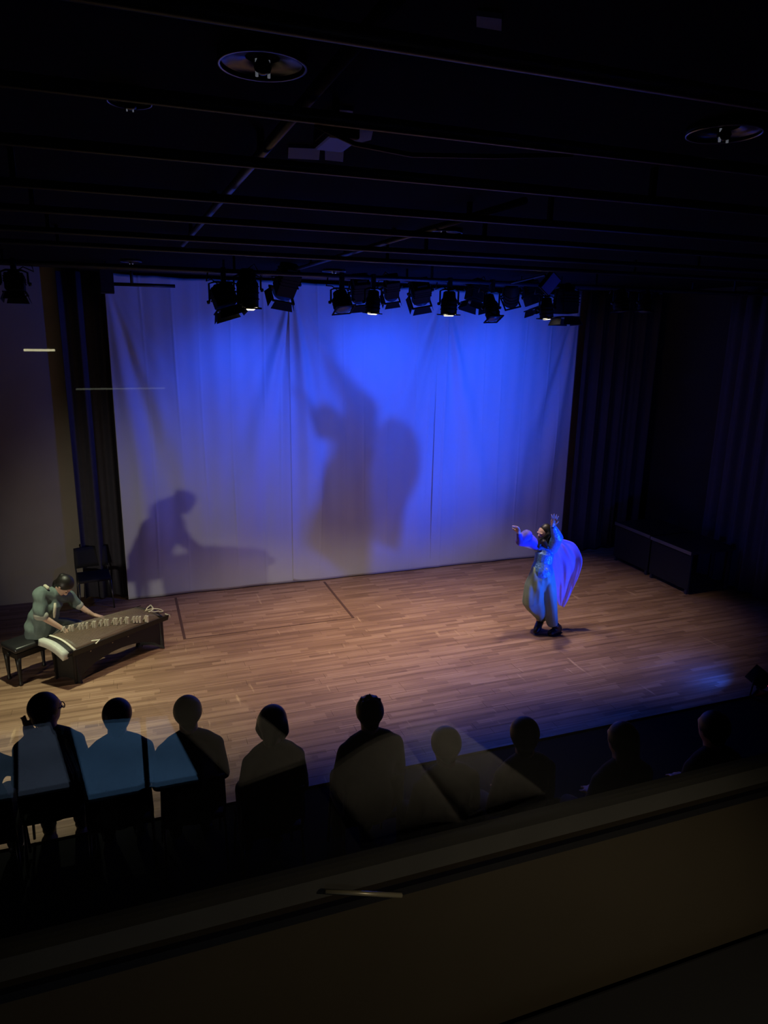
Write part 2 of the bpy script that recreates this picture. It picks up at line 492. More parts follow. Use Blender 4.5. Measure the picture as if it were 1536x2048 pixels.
# round recessed downlights
M_CHROME = mat('bright_reflector', (0.05, 0.055, 0.08), 0.22, 1.0)
M_GLOW_DIM = mat('dim_bulb', (0.02, 0.022, 0.03), 0.1, 0)
def downlight(px, py, dia, label):
    p = on_z(px, py, ZC-0.005)
    t = empty('ceiling_downlight', (p.x, p.y, ZC), label, 'ceiling light', 'round ceiling downlights')
    r = dia/2
    # collar stands proud of the ceiling, deep reflector inside it
    obj('housing', lathe(bmesh.new(), [(r*1.02, -0.002), (r*1.02, -0.026), (r*1.0, -0.026), (r*0.99, -0.002)], 40, None, True), M_BLACK, t, True)
    obj('reflector', lathe(bmesh.new(), [(r*0.97, -0.024), (r*0.9, -0.018), (r*0.72, -0.011), (r*0.4, -0.006), (r*0.38, -0.003), (r*0.98, -0.003)], 40, None, True), M_CHROME, t, True)
    obj('rim', ring(bmesh.new(), r*0.97, r*1.03, -0.030, -0.024, 40), mat('rim_alloy', (0.4, 0.4, 0.44), 0.3, 0.9), t, True)
    obj('bulb', lathe(bmesh.new(), [(0.005, -0.05), (0.02, -0.045), (0.026, -0.03), (0.018, -0.012), (0.015, -0.003)], 16), M_GLOW_DIM, t, True)
    for sx in (-1, 1):  # faintly glowing tubes added for the bright streaks reflected inside
        obj('streak_tube', tube(bmesh.new(), [(sx*r*0.14, 0, -0.055), (sx*r*0.14, 0, -0.01)], r*0.035, 8), mat('streak_glow', (0.8, 0.85, 0.9), 0.2, emit=(0.8, 0.85, 1.0), estr=0.10), t, True)
downlight(525, 115, 0.245, 'large round ceiling downlight nearest the camera, top of the picture')
downlight(888, 460, 0.28, 'round ceiling downlight over the middle of the hall, shiny inside')
downlight(668, 540, 0.31, 'round ceiling downlight close to the hanging stage lamps')
downlight(1450, 255, 0.26, 'round ceiling downlight on the far right, only its rim catching light')
downlight(258, 190, 0.14, 'small round ceiling downlight at the upper left')
downlight(262, 520, 0.24, 'round ceiling downlight above the left end of the white cloths')

# projector hung between the pipes, with pale ceiling panels behind
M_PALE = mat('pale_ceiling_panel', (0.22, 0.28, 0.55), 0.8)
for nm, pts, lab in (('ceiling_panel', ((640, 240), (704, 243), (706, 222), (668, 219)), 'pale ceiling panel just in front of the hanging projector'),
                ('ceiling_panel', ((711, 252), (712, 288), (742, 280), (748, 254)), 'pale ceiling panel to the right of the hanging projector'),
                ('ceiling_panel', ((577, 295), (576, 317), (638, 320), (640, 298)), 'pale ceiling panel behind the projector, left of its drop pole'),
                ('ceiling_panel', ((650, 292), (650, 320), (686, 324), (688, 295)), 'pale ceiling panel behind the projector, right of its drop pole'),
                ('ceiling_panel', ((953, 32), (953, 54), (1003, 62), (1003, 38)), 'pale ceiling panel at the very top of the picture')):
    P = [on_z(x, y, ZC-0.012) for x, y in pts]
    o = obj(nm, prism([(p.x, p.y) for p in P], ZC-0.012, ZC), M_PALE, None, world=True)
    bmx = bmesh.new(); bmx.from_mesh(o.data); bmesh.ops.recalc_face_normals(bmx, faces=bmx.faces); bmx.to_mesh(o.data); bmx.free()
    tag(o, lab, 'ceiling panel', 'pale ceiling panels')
p = on_y(672, 268, 2.55)
t = empty('projector', (p.x, p.y, p.z), 'black projector hanging under the ceiling beside the grid pipe', 'projector')
obj('body', cbox((0, 0, 0), (0.11, 0.2, 0.07), None, 0.01), M_BLACK, t)
obj('lens', lathe(bmesh.new(), [(0.02, 0), (0.02, 0.03), (0.016, 0.03), (0.016, 0.024)], 20, axes((0.02, 0.1, 0), (1, 0, 0), (0, 0, 1), (0, 1, 0))), M_BLACK, t, True)
obj('mount', tube(bmesh.new(), [(0, 0, 0.03), (0, 0, ZC-p.z)], 0.012), M_PIPE, t, True)
obj('vent', cbox((-0.057, 0, 0), (0.004, 0.12, 0.03)), M_PIPE, t)

# ================================================================== STAGE LAMPS
M_LENS_ON = mat('lit_lens', (1, 0.95, 0.8), 0.3, emit=(1.0, 0.86, 0.58), estr=7.0)
M_LENS_MID = mat('lit_lens_ring', (0.9, 0.8, 0.6), 0.3, emit=(1.0, 0.8, 0.45), estr=1.6)
M_LENS_OFF = mat('dark_lens', (0.06, 0.07, 0.09), 0.08, 0.0)
M_LENS_BLUE = mat('blue_lens', (0.01, 0.02, 0.12), 0.3, emit=(0.05, 0.15, 1.0), estr=0.02)
M_CAN = mat('lamp_body', (0.006, 0.006, 0.008), 0.7, 0.0, 0.3, 25, spec=0.15)
def stage_lamp(x0, x1, y0, y1, row, tilt, roll, label, lit=False, kind='par', power=0.0, cone=100, blue=None, beam=None, blend=1.0):
    """pixel box of the lamp head -> head at the batten's distance; axis tilted out of the vertical"""
    Y, zb = (YA, 4.56) if row == 'A' else (YBT, 4.60)
    c = on_y((x0+x1)/2, (y0+y1)/2, Y)
    depth = (c-CAM).dot(CF)
    wid = max(0.15, (x1-x0)/FPX*depth); hei = (y1-y0)/FPX*depth
    R = min(wid*0.46, 0.135); Lh = min(hei*1.0, 0.46)
    t = empty('stage_lamp', (c.x, c.y, zb), label, 'stage light', 'stage lamps on the battens')
    d = Vector((math.sin(roll), -math.sin(tilt), -math.cos(tilt)*math.cos(roll))).normalized()   # where it shines
    if blue: d = (Vector(blue)-c).normalized()
    zax = d; xax = Vector((1, 0, 0)); xax = (xax-zax*xax.dot(zax)).normalized(); yax = zax.cross(xax)
    M = axes(c-Vector((c.x, c.y, zb)), xax, yax, zax)
    h = Lh/2
    if kind == 'par':
        obj('can', lathe(bmesh.new(), [(R*0.45, -h), (R*0.72, -h*0.9), (R*0.8, -h*0.45), (R*0.98, -h*0.3), (R*0.98, h*0.82), (R*0.9, h*0.82), (R*0.88, h*0.5)], 24, M), M_CAN, t, True)
        for q in (-0.2, 0.1, 0.4):
            obj('cooling_ring', ring(bmesh.new(), R*0.97, R*1.05, h*q, h*q+0.012, 24, M), M_CAN, t)
    else:
        bm = cbox((0, 0, -h*0.12), (R*1.75, R*1.75, h*1.45), M, 0.012); obj('housing', bm, M_CAN, t)
        bm = cbox((0, 0, -h*0.9), (R*1.1, R*1.1, h*0.25), M, 0.01); obj('lamp_cap', bm, M_CAN, t)
        for q in (-0.5, -0.3, -0.1):
            obj('vent_fin', cbox((0, 0, h*q), (R*1.9, R*1.82, 0.01), M), M_CAN, t)
    # colour frame
    bm = bmesh.new(); s_ = R*1.08
    for a, b in (((-s_, -s_), (s_, -s_*0.84)), ((-s_, s_*0.84), (s_, s_)), ((-s_, -s_), (-s_*0.84, s_)), ((s_*0.84, -s_), (s_, s_))):
        box(bm, (a[0], a[1], h*0.82), (b[0], b[1], h*0.90))
    bmesh.ops.transform(bm, matrix=M, verts=bm.verts); obj('gel_frame', bm, M_CAN, t)
    ln_ = obj('lens', lathe(bmesh.new(), [(R*0.9, h*0.80), (R*0.8, h*0.88), (R*0.5, h*0.955), (0.004, h*0.985)], 24, M), M_LENS_ON if lit else (M_LENS_BLUE if blue and not beam else M_LENS_OFF), t, True)
    if lit:
        obj('lens_ring', ring(bmesh.new(), R*0.42, R*0.56, h*0.955, h*0.975, 24, M), M_LENS_MID, ln_, True)
    if kind == 'fresnel':
        for sgn, ax in ((1, 'x'), (-1, 'x'), (1, 'y'), (-1, 'y')):
            bm = bmesh.new()
            pr = [(-R*0.8, 0), (R*0.8, 0), (R*1.05, R*0.75), (-R*1.05, R*0.75)]
            vs1 = [bm.verts.new((x, 0, y)) for x, y in pr]; vs2 = [bm.verts.new((x, 0.003, y)) for x, y in pr]
            bm.faces.new(vs1); bm.faces.new(list(reversed(vs2)))
            for k in range(4): bm.faces.new((vs1[k], vs2[k], vs2[(k+1) % 4], vs1[(k+1) % 4]))
            flare = Matrix.Rotation(-0.35, 4, 'X')
            Mt = M @ Matrix.Rotation({('x', 1): 0, ('x', -1): math.pi, ('y', 1): math.pi/2, ('y', -1): -math.pi/2}[(ax, sgn)], 4, 'Z') @ Matrix.Translation((0, R, h*0.88)) @ flare
            bmesh.ops.transform(bm, matrix=Mt, verts=bm.verts)
            bmesh.ops.recalc_face_normals(bm, faces=bm.faces)
            obj('barn_door', bm, M_CAN, t)
    # yoke and clamp
    cl = c-Vector((c.x, c.y, zb))
    pv = [cl+xax*s_*1.12*sg for sg in (-1, 1)]
    bm = bmesh.new()
    topz = min(-0.03, cl.z+h*0.98+0.02) if cl.z < -0.05 else -0.03
    pts = [pv[0], Vector((pv[0].x, pv[0].y*0.3, topz-0.02)), Vector((pv[0].x*0.6, 0, topz)), Vector((pv[1].x*0.6, 0, topz)), Vector((pv[1].x, pv[1].y*0.3, topz-0.02)), pv[1]]
    tube(bm, pts, 0.011, 6); yk_ = obj('yoke', bm, M_BLACK, t)
    for sg in (0, 1):
        obj('tilt_knob', lathe(bmesh.new(), [(0.016, 0), (0.02, 0.01), (0.016, 0.028)], 10, axes(pv[sg], zax, zax.cross(xax*(1 if sg else -1)), xax*(1 if sg else -1))), M_BLACK, yk_, True)
    obj('clamp', cbox((0, 0, topz/2+0.012), (0.05, 0.062, abs(topz)+0.05), None, 0.008), M_BLACK, t)
    bm = bmesh.new(); a = cl-zax*h*0.95; e = Vector((0.16 if roll <= 0 else -0.16, 0.0, 0.0))
    tube(bm, [a, a+Vector((e.x*0.5, 0.03, 0.06)), Vector((e.x*1.1, 0.02, cl.z*0.4)), e+Vector((0, 0, -0.005))], 0.007, 6)
    obj('power_cable', bm, M_BLACK, t, True)
    if lit or blue:
        l = bpy.data.lights.new('lamp_beam', 'SPOT'); l.energy = power; l.color = beam if beam else (0.010, 0.085, 1.0) if blue else (1.0, 0.78, 0.57)
        l.spot_size = math.radians(cone); l.spot_blend = blend; l.shadow_soft_size = 0.07
        lo = bpy.data.objects.new('lamp_beam', l); C.objects.link(lo); lo.parent = t
        lo.matrix_local = aim(cl+zax*(h*1.06), d)
    return t

LAMPS = [
    (421, 475, 569, 622, 'A', 0.15, 0.30, 'unlit lamp tilted sideways at the left end of the stage lamp row', False, 'fresnel'),
    (471, 519, 539, 620, 'A', -0.05, 0.0, 'lit stage lamp at the left, first of the four glowing ones', True, 'par'),
    (549, 597, 527, 602, 'B', 0.10, 0.22, 'dark-backed lamp above the left seam of the white cloths', False, 'fresnel'),
    (663, 704, 581, 624, 'A', 0.15, 0.18, 'small lamp with a coiled cable left of the middle pair, added blue floor beam', False, 'par'),
    (700, 740, 545, 611, 'B', 0.05, 0.00, 'dark-backed box lamp hanging right behind the second glowing lamp', False, 'fresnel'),
    (730, 762, 581, 629, 'A', -0.05, -0.04, 'second glowing stage lamp from the left, near the middle', True, 'par'),
    (766, 800, 545, 606, 'B', 0.05, 0.02, 'dark-backed lamp right of the second glowing lamp', False, 'fresnel'),
    (820, 862, 557, 611, 'B', 0.08, 0.14, 'dark-backed lamp left of the third glowing lamp', False, 'fresnel'),
    (880, 916, 583, 632, 'A', -0.05, 0.02, 'third glowing stage lamp from the left, above the right cloth seam', True, 'par'),
    (932, 974, 560, 611, 'B', 0.10, -0.25, 'unlit lamp with flared doors right of the third glowing lamp', False, 'fresnel'),
    (967, 998, 588, 644, 'A', 0.12, 0.05, 'lowest hanging lamp right of the third glowing lamp, added blue floor beam', False, 'par'),
    (1006, 1040, 560, 617, 'B', 0.12, -0.04, 'dark-backed lamp between the lowest lamp and the fourth glowing lamp', False, 'par'),
    (1046, 1082, 560, 620, 'B', 0.15, 0.32, 'unlit slanted lamp just left of the fourth glowing lamp', False, 'fresnel'),
    (1078, 1108, 596, 639, 'A', -0.05, 0.12, 'fourth glowing stage lamp, the rightmost lit one', True, 'par'),
    (1110, 1155, 580, 638, 'A', 0.05, 0.00, 'unlit box lamp at the right end of the white cloths', False, 'fresnel'),
    (1225, 1258, 585, 625, 'A', 0.10, 0.10, 'dark unlit lamp over the black drape, right of the cloths', False, 'par'),
    (1276, 1304, 588, 626, 'A', 0.10, -0.10, 'dark unlit lamp furthest right on the front batten', False, 'par'),
    (8, 52, 545, 590, 'A', 0.10, -0.30, 'dark-lensed lamp throwing pale light down at the far left over the grey wall', False, 'fresnel'),
]
BLUES = {4: (3.3, YB, 3.0), 6: (3.9, YB, 3.0), 7: (4.4, YB, 2.9), 11: (6.0, YB, 2.9), 2: (1.5, YB, 2.6), 10: (4.6, 6.0, 0), 3: (3.0, 6.1, 0), 17: (-0.9, 7.4, 0)}   # cloth lamps, two added blue floor beams, one pale wash at far left
for i_, L_ in enumerate(LAMPS):
    bl_ = BLUES.get(i_)
    stage_lamp(*L_, power=BLUE_TOP_W*{4: 0.7, 6: 0.8, 7: 0.8, 11: 1.3, 2: 1.7, 10: 2.2, 3: 2.2, 17: 7.2}[i_] if bl_ else WARM_W, cone=((66 if i_ == 17 else 60) if bl_[2] == 0 else 92) if bl_ else 73, blue=bl_, beam=(0.96, 1.0, 0.66) if i_ == 17 else None, blend=1.0 if bl_ else 0.65)

# flat panel fixture with a blue gel at the right end
p = on_y(1101, 567, 7.2)
t = empty('panel_light', p, 'square flat panel light tilted among the lamps, with a blue gel', 'stage light')
Mx = axes((0, 0, 0), Vector((0.86, 0.1, -0.5)).normalized(), Vector((0.42, 0.5, 0.75)).normalized(), Vector((0.1, -0.86, -0.5)))
n_ = Vector((0.25, -0.80, -0.45)).normalized(); xx = Vector((0.80, 0.30, -0.42)); xx = (xx-n_*xx.dot(n_)).normalized(); yy = n_.cross(xx)
Mx = axes((0, 0, 0), xx, yy, n_)
obj('diffuser', cbox((0, 0, 0.011), (0.20, 0.20, 0.006), Mx), mat('blue_gel', (0.10, 0.20, 0.95), 0.4), t)
obj('housing', cbox((0, 0, -0.015), (0.225, 0.225, 0.04), Mx, 0.006), M_CAN, t)
obj('yoke', tube(bmesh.new(), [(0, 0.02, 0), (0, 0.12, 0.1), (0, YA-p.y, 4.56-p.z)], 0.012, 8), M_BLACK, t)

# loudspeaker and bar at the top left corner of the cloths
p = on_y(213, 562, 9.9)
t = empty('hung_speaker', (p.x, p.y, p.z), 'black box loudspeaker hanging at the top left corner of the cloths', 'speaker')
obj('cabinet', cbox((0, 0, 0), (0.17, 0.16, 0.30), None, 0.01), M_BLACK, t)
obj('grille', cbox((0, -0.084, 0), (0.14, 0.006, 0.26)), M_PIPE, t)
obj('bracket', tube(bmesh.new(), [(0, 0, 0.14), (0, 0, ZC-p.z)], 0.014), M_PIPE, t, True)
a, b = on_y(226, 568, 9.9), on_y(350, 571, 9.9); b.z = a.z
t = empty('hung_bar', (a+b)/2, 'short black bar hanging in front of the top left of the cloths', 'bar')
obj('bar_tube', tube(bmesh.new(), [a, b], 0.022), M_BLACK, t, True, world=True)
q = a.lerp(b, 0.3)
obj('drop', tube(bmesh.new(), [q, Vector((q.x, q.y, ZC))], 0.02), M_BLACK, t, True, world=True)

# ================================================================== FLOOR LAMPS
def floor_par(loc, target, label, col, energy, cone, spill, lenscol, lensstr, red=False):
    loc = Vector(loc); t = empty('floor_par', (loc.x, loc.y, 0), label, 'stage light', 'lamps standing on the floor')
    d = (Vector(target)-loc).normalized(); M = aim(Vector((0, 0, loc.z)), d) @ Matrix.Rotation(math.pi, 4, 'X')
    obj('can', lathe(bmesh.new(), [(0.06, -0.14), (0.09, -0.12), (0.10, -0.04), (0.10, 0.09), (0.092, 0.09), (0.09, 0.05)], 28, M), M_CAN, t, True)
    lm = mat('lens_'+label[:12], lenscol, 0.3, emit=lenscol, estr=lensstr)
    obj('lens', lathe(bmesh.new(), [(0.09, 0.06), (0.05, 0.066), (0.003, 0.068)], 28, M), lm, t, True)
    x = Vector((M[0][0], M[1][0], 0)).normalized()
    for k, sg in enumerate((-1, 1)):
        obj('foot_bracket', tube(bmesh.new(), [Vector((0, 0, loc.z))+x*sg*0.115, Vector((x.x*sg*0.115, x.y*sg*0.115, 0.012))+d*0.02, Vector((x.x*sg*0.115, x.y*sg*0.115, 0.012))-Vector((d.x, d.y, 0))*0.16], 0.011, 8), M_BLACK, t)
        obj('tilt_knob', lathe(bmesh.new(), [(0.018, 0), (0.022, 0.01), (0.018, 0.025)], 10, axes(Vector((0, 0, loc.z))+x*sg*0.10, Vector((0, 0, 1)), x.cross(Vector((0, 0, 1)))*-sg, x*sg)), M_BLACK, t)
    obj('cross_bar', tube(bmesh.new(), [x*-0.115+Vector((0, 0, 0.012)), x*0.115+Vector((0, 0, 0.012))], 0.011, 8), M_BLACK, t)
    if red:
        obj('power_light', cbox(Vector((M[0][2], M[1][2], M[2][2]))*-0.15+Vector((0, 0, loc.z)), (0.03, 0.012, 0.016)), mat('red_led', (1, 0.05, 0.1), 0.3, emit=(1, 0.03, 0.12), estr=2.2), t)
    for nm, e, cn, bl in (('beam', energy, cone, 1.0), ('spill', spill, 168, 0.6)):
        l = bpy.data.lights.new('lamp_'+nm, 'SPOT'); l.energy = e; l.color = col; l.spot_size = math.radians(cn); l.spot_blend = bl; l.shadow_soft_size = 0.075
        lo = bpy.data.objects.new('lamp_'+nm, l); C.objects.link(lo); lo.parent = t
        lo.matrix_local = aim(Vector((0, 0, loc.z))+d*0.085, d)
    return t
floor_par((6.62, 5.45, 0.22), (4.1, YB, 3.25), 'small black floor lamp throwing blue light, front right', (0.010, 0.085, 1.0), BLUE_W, 70, BLUE_SPILL_W, (0.15, 0.3, 1.0), 5.0, True)
floor_par((-3.45, 4.75, 0.42), (-0.1, 10.0, 0.55), 'small black floor lamp throwing pale warm light, front left', (1.0, 0.88, 0.68), WHITE_W, 46, 3.0, (1.0, 0.9, 0.7), 5.0)

# ================================================================== GUZHENG, STAND, BENCH, CHAIR
GA, GB = on_z(127, 1310, 0.43), on_z(339, 1229, 0.43)       # front (audience) long edge
GD, GC = on_z(77, 1279, 0.545), on_z(283, 1211, 0.545)      # player's long edge
def G(s_, t_, h=0.0):
    """s along the strings from the capped end, t across from audience side to player side"""
    p = (GA*(1-s_)+GB*s_)*(1-t_) + (GD*(1-s_)+GC*s_)*t_
    n = (GB-GA).cross(GD-GA).normalized()
    return p + n*(h + 0.035*math.sin(math.pi*min(max(t_, 0), 1)))
base = (G(0.5, 0.5)); base = Vector((base.x, base.y, 0))
M_PAUL = mat('paulownia_board', (0.12, 0.07, 0.045), 0.45, 0, 0.35, 14, 0.05)
M_LACQ = mat('dark_lacquer', (0.004, 0.003, 0.003), 0.5, 0, 0.3, 12)
M_STR = mat('string', (0.45, 0.38, 0.3), 0.35, 0.3)
gz = empty('guzheng', base+Vector((0, 0, 0.4)), 'long brown guzheng zither with white bridges on a dark stand', 'instrument')
def gsurf(s0, s1, t0, t1, h0, h1, ns, nt, m, name, parent):
    bm = bmesh.new(); top, bot = [], []
    for i in range(ns+1):
        s_ = s0+(s1-s0)*i/ns
        top.append([bm.verts.new(G(s_, t0+(t1-t0)*j/nt, h1)) for j in range(nt+1)])
        bot.append([bm.verts.new(G(s_, t0+(t1-t0)*j/nt, h0)) for j in range(nt+1)])
    for i in range(ns):
        for j in range(nt):
            bm.faces.new((top[i][j], top[i+1][j], top[i+1][j+1], top[i][j+1]))
            bm.faces.new((bot[i][j], bot[i][j+1], bot[i+1][j+1], bot[i+1][j]))
    for i in range(ns):
        bm.faces.new((top[i][0], bot[i][0], bot[i+1][0], top[i+1][0]))
        bm.faces.new((top[i+1][nt], bot[i+1][nt], bot[i][nt], top[i][nt]))
    for j in range(nt):
        bm.faces.new((top[0][j+1], bot[0][j+1], bot[0][j], top[0][j]))
        bm.faces.new((top[ns][j], bot[ns][j], bot[ns][j+1], top[ns][j+1]))
    bmesh.ops.recalc_face_normals(bm, faces=bm.faces)
    return obj(name, bm, m, parent, True if nt > 2 else False, world=True)
gsurf(0.10, 0.985, 0, 1, -0.012, 0.0, 18, 10, M_PAUL, 'soundboard', gz)
gsurf(0.08, 0.99, -0.012, 0.012, -0.075, 0.004, 18, 1, M_LACQ, 'side_rail', gz)
gsurf(0.08, 0.99, 0.988, 1.012, -0.075, 0.004, 18, 1, M_LACQ, 'side_rail', gz)
gsurf(0.08, 0.99, 0.0, 1.0, -0.078, -0.065, 10, 6, M_LACQ, 'bottom_board', gz)
gsurf(0.035, 0.10, 0.0, 1.0, -0.06, -0.004, 3, 10, M_LACQ, 'string_trough', gz)
gsurf(0.09, 0.105, 0.0, 1.0, -0.01, 0.012, 2, 12, M_WHITE, 'head_nut', gz)
gsurf(0.0, 0.045, 0.0, 1.0, -0.085, 0.005, 3, 10, mat('white_end_cap', (0.66, 0.68, 0.60), 0.5, 0, 0.18, 22), 'end_cap', gz)
gsurf(0.90, 0.93, 0.0, 1.0, -0.01, 0.012, 2, 10, M_LACQ, 'tail_nut', gz)
gn = (GB-GA).cross(GD-GA).normalized(); ge = (GB-GA).normalized(); gt = (GD-GA).normalized()
NB = 21
for k in range(NB):
    q = k/(NB-1); tk = 0.93-0.86*q; sk = 0.20+0.585*q**0.92+0.012*math.sin(k*2.4)
    c0 = G(sk, tk, 0.0)
    bm = bmesh.new(); hh = 0.082
    pr = [(-0.024, 0), (-0.012, 0), (-0.004, hh*0.45), (0.004, hh*0.45), (0.012, 0), (0.024, 0), (0.009, hh*0.75), (0.005, hh), (-0.005, hh), (-0.009, hh*0.75)]
    f1 = [bm.verts.new(c0+gt*x*1.15+gn*z-ge*0.010+ge*0.012*(z/hh)*0.4) for x, z in pr]
    f2 = [bm.verts.new(c0+gt*x*1.15+gn*z+ge*0.010+ge*0.012*(z/hh)*0.4) for x, z in pr]
    bm.faces.new(f1); bm.faces.new(list(reversed(f2)))
    for i in range(len(pr)): bm.faces.new((f1[i], f2[i], f2[(i+1) % len(pr)], f1[(i+1) % len(pr)]))
    bmesh.ops.recalc_face_normals(bm, faces=bm.faces)
    obj('bridge', bm, M_WHITE, gz, world=True)
    bm = bmesh.new()
    tube(bm, [G(0.098, tk, 0.014), c0+gn*(hh+0.001), G(0.915, tk*0.96+0.02, 0.014)], 0.0018, 5)
    obj('string', bm, M_STR, gz, world=True)
# white cord loops at the tail
bm = bmesh.new(); L2 = []
for k in range(60):
    a = k/59*2*math.pi*3
    L2.append(G(0.93+0.055*math.sin(a*1.0+0.4)+0.004*math.sin(a*3), 0.42+0.34*math.cos(a*0.5+0.3)*(0.6+0.4*math.sin(a)), 0.018+0.01*math.sin(a*1.7)))
tube(bm, L2, 0.0075, 7); obj('tail_cord', bm, mat('white_cord', (0.8, 0.75, 0.58), 0.7), gz, True, world=True)
bm = bmesh.new()
tube(bm, [G(0.965, 0.05, 0.015), G(1.0, 0.0, -0.01), G(1.005, -0.03, -0.05)], 0.008, 7); obj('cord_end', bm, MATS['white_cord'], gz, True, world=True)
# a spare bridge lying on the front edge
bm = bmesh.new(); c0 = G(0.285, 0.035, 0.006)
tube(bm, [c0-ge*0.035+gt*0.03, c0+ge*0.05, c0-ge*0.03-gt*0.035], 0.009, 6); obj('spare_bridge', bm, M_WHITE, gz, True, world=True)

# stand: splayed end panels, arched front apron and matching rear apron
st = empty('guzheng_stand', base, 'low black wooden stand with an arched apron under the guzheng', 'stand')
def gz_down(s_, t_, z):
    p = G(s_, t_, -0.08); return Vector((p.x, p.y, z)) if z is not None else p
def quadsheet(rows_, th, name, m):
    """rows_ of points -> sheet with thickness along its normal"""
    bm = bmesh.new(); n = (rows_[0][-1]-rows_[0][0]).cross(rows_[-1][0]-rows_[0][0]).normalized()*th/2
    A = [[bm.verts.new(p+n) for p in r] for r in rows_]; B = [[bm.verts.new(p-n) for p in r] for r in rows_]
    R_, K = len(rows_), len(rows_[0])
    for i in range(R_-1):
        for j in range(K-1):
            bm.faces.new((A[i][j], A[i+1][j], A[i+1][j+1], A[i][j+1])); bm.faces.new((B[i][j], B[i][j+1], B[i+1][j+1], B[i+1][j]))
    for i in range(R_-1):
        bm.faces.new((A[i][0], B[i][0], B[i+1][0], A[i+1][0])); bm.faces.new((A[i+1][K-1], B[i+1][K-1], B[i][K-1], A[i][K-1]))
    for j in range(K-1):
        bm.faces.new((A[0][j+1], B[0][j+1], B[0][j], A[0][j])); bm.faces.new((A[R_-1][j], B[R_-1][j], B[R_-1][j+1], A[R_-1][j+1]))
    bmesh.ops.recalc_face_normals(bm, faces=bm.faces)
    return obj(name, bm, m, st, world=True)
for t_ in (0.10, 0.9):
    top, mid_, bot = [], [], []
    for k in range(17):
        s_ = 0.10+0.86*k/16
        zt = G(s_, t_, -0.085).z
        arch = math.sin(math.pi*min(1, max(0, (k/16-0.06)/0.88)))
        zb = 0.0 if k in (0, 16) else 0.05+0.17*arch**0.6
        p = G(s_, t_, -0.085)
        top.append(Vector((p.x, p.y, zt))); bot.append(Vector((p.x, p.y, zb)))
    quadsheet([top, bot], 0.022, 'apron', M_LACQ)
for s_ in (0.13, 0.93):
    rows_ = []
    for q in (1.0, 0.55, 0.12, 0.0):
        r_ = []
        for j in range(5):
            t_ = 0.06+0.88*j/4; p = G(s_, t_, -0.085)
            flare = (t_-0.5)*(0.25*(1-q)**3)
            pf = p+gt*flare*0.38
            zz = p.z*q
            if q == 0.0: zz = 0.045*math.sin(math.pi*j/4)
            r_.append(Vector((pf.x, pf.y, zz)))
        rows_.append(r_)
    quadsheet(rows_, 0.026, 'end_panel', M_LACQ)
M_NUT = mat('brass_stud', (0.5, 0.42, 0.3), 0.3, 0.8)
for s_ in (0.25, 0.45, 0.6):
    p = G(s_, 0.10, -0.085); p.z = 0.33; p -= Vector((gt.x, gt.y, 0)).normalized()*0.013
    obj('stud', lathe(bmesh.new(), [(0.007, 0), (0.009, 0.003), (0.004, 0.007)], 8, axes(p, ge, gn, -Vector((gt.x, gt.y, 0)).normalized())), M_NUT, st, world=True)

# piano bench
bc = on_z(61, 1277, 0.47); bdir = math.atan2((GB-GA).y, (GB-GA).x)
bn = empty('piano_bench', (bc.x-0.02, bc.y+0.02, 0), 'black padded bench with tapered legs under the musician', 'bench', rotz=bdir)
obj('cushion', cbox((0, 0, 0.435), (0.50, 0.33, 0.07), None, 0.025), mat('black_vinyl', (0.02, 0.02, 0.022), 0.35), bn, True)
obj('seat_frame', cbox((0, 0, 0.365), (0.48, 0.31, 0.07), None, 0.006), M_LACQ, bn)
for sx in (-1, 1):
    for sy in (-1, 1):
        obj('leg', lathe(bmesh.new(), [(0.02, 0.0), (0.026, 0.012), (0.019, 0.03), (0.017, 0.07), (0.027, 0.25), (0.034, 0.34)], 12, Matrix.Translation((sx*0.21, sy*0.125, 0))), M_LACQ, bn, True)
for sx in (-1, 1):
    obj('height_knob', lathe(bmesh.new(), [(0.022, 0), (0.022, 0.02)], 12, axes((sx*0.24, 0, 0.365), (0, 1, 0), (0, 0, 1), (sx, 0, 0))), M_BLACK, bn)

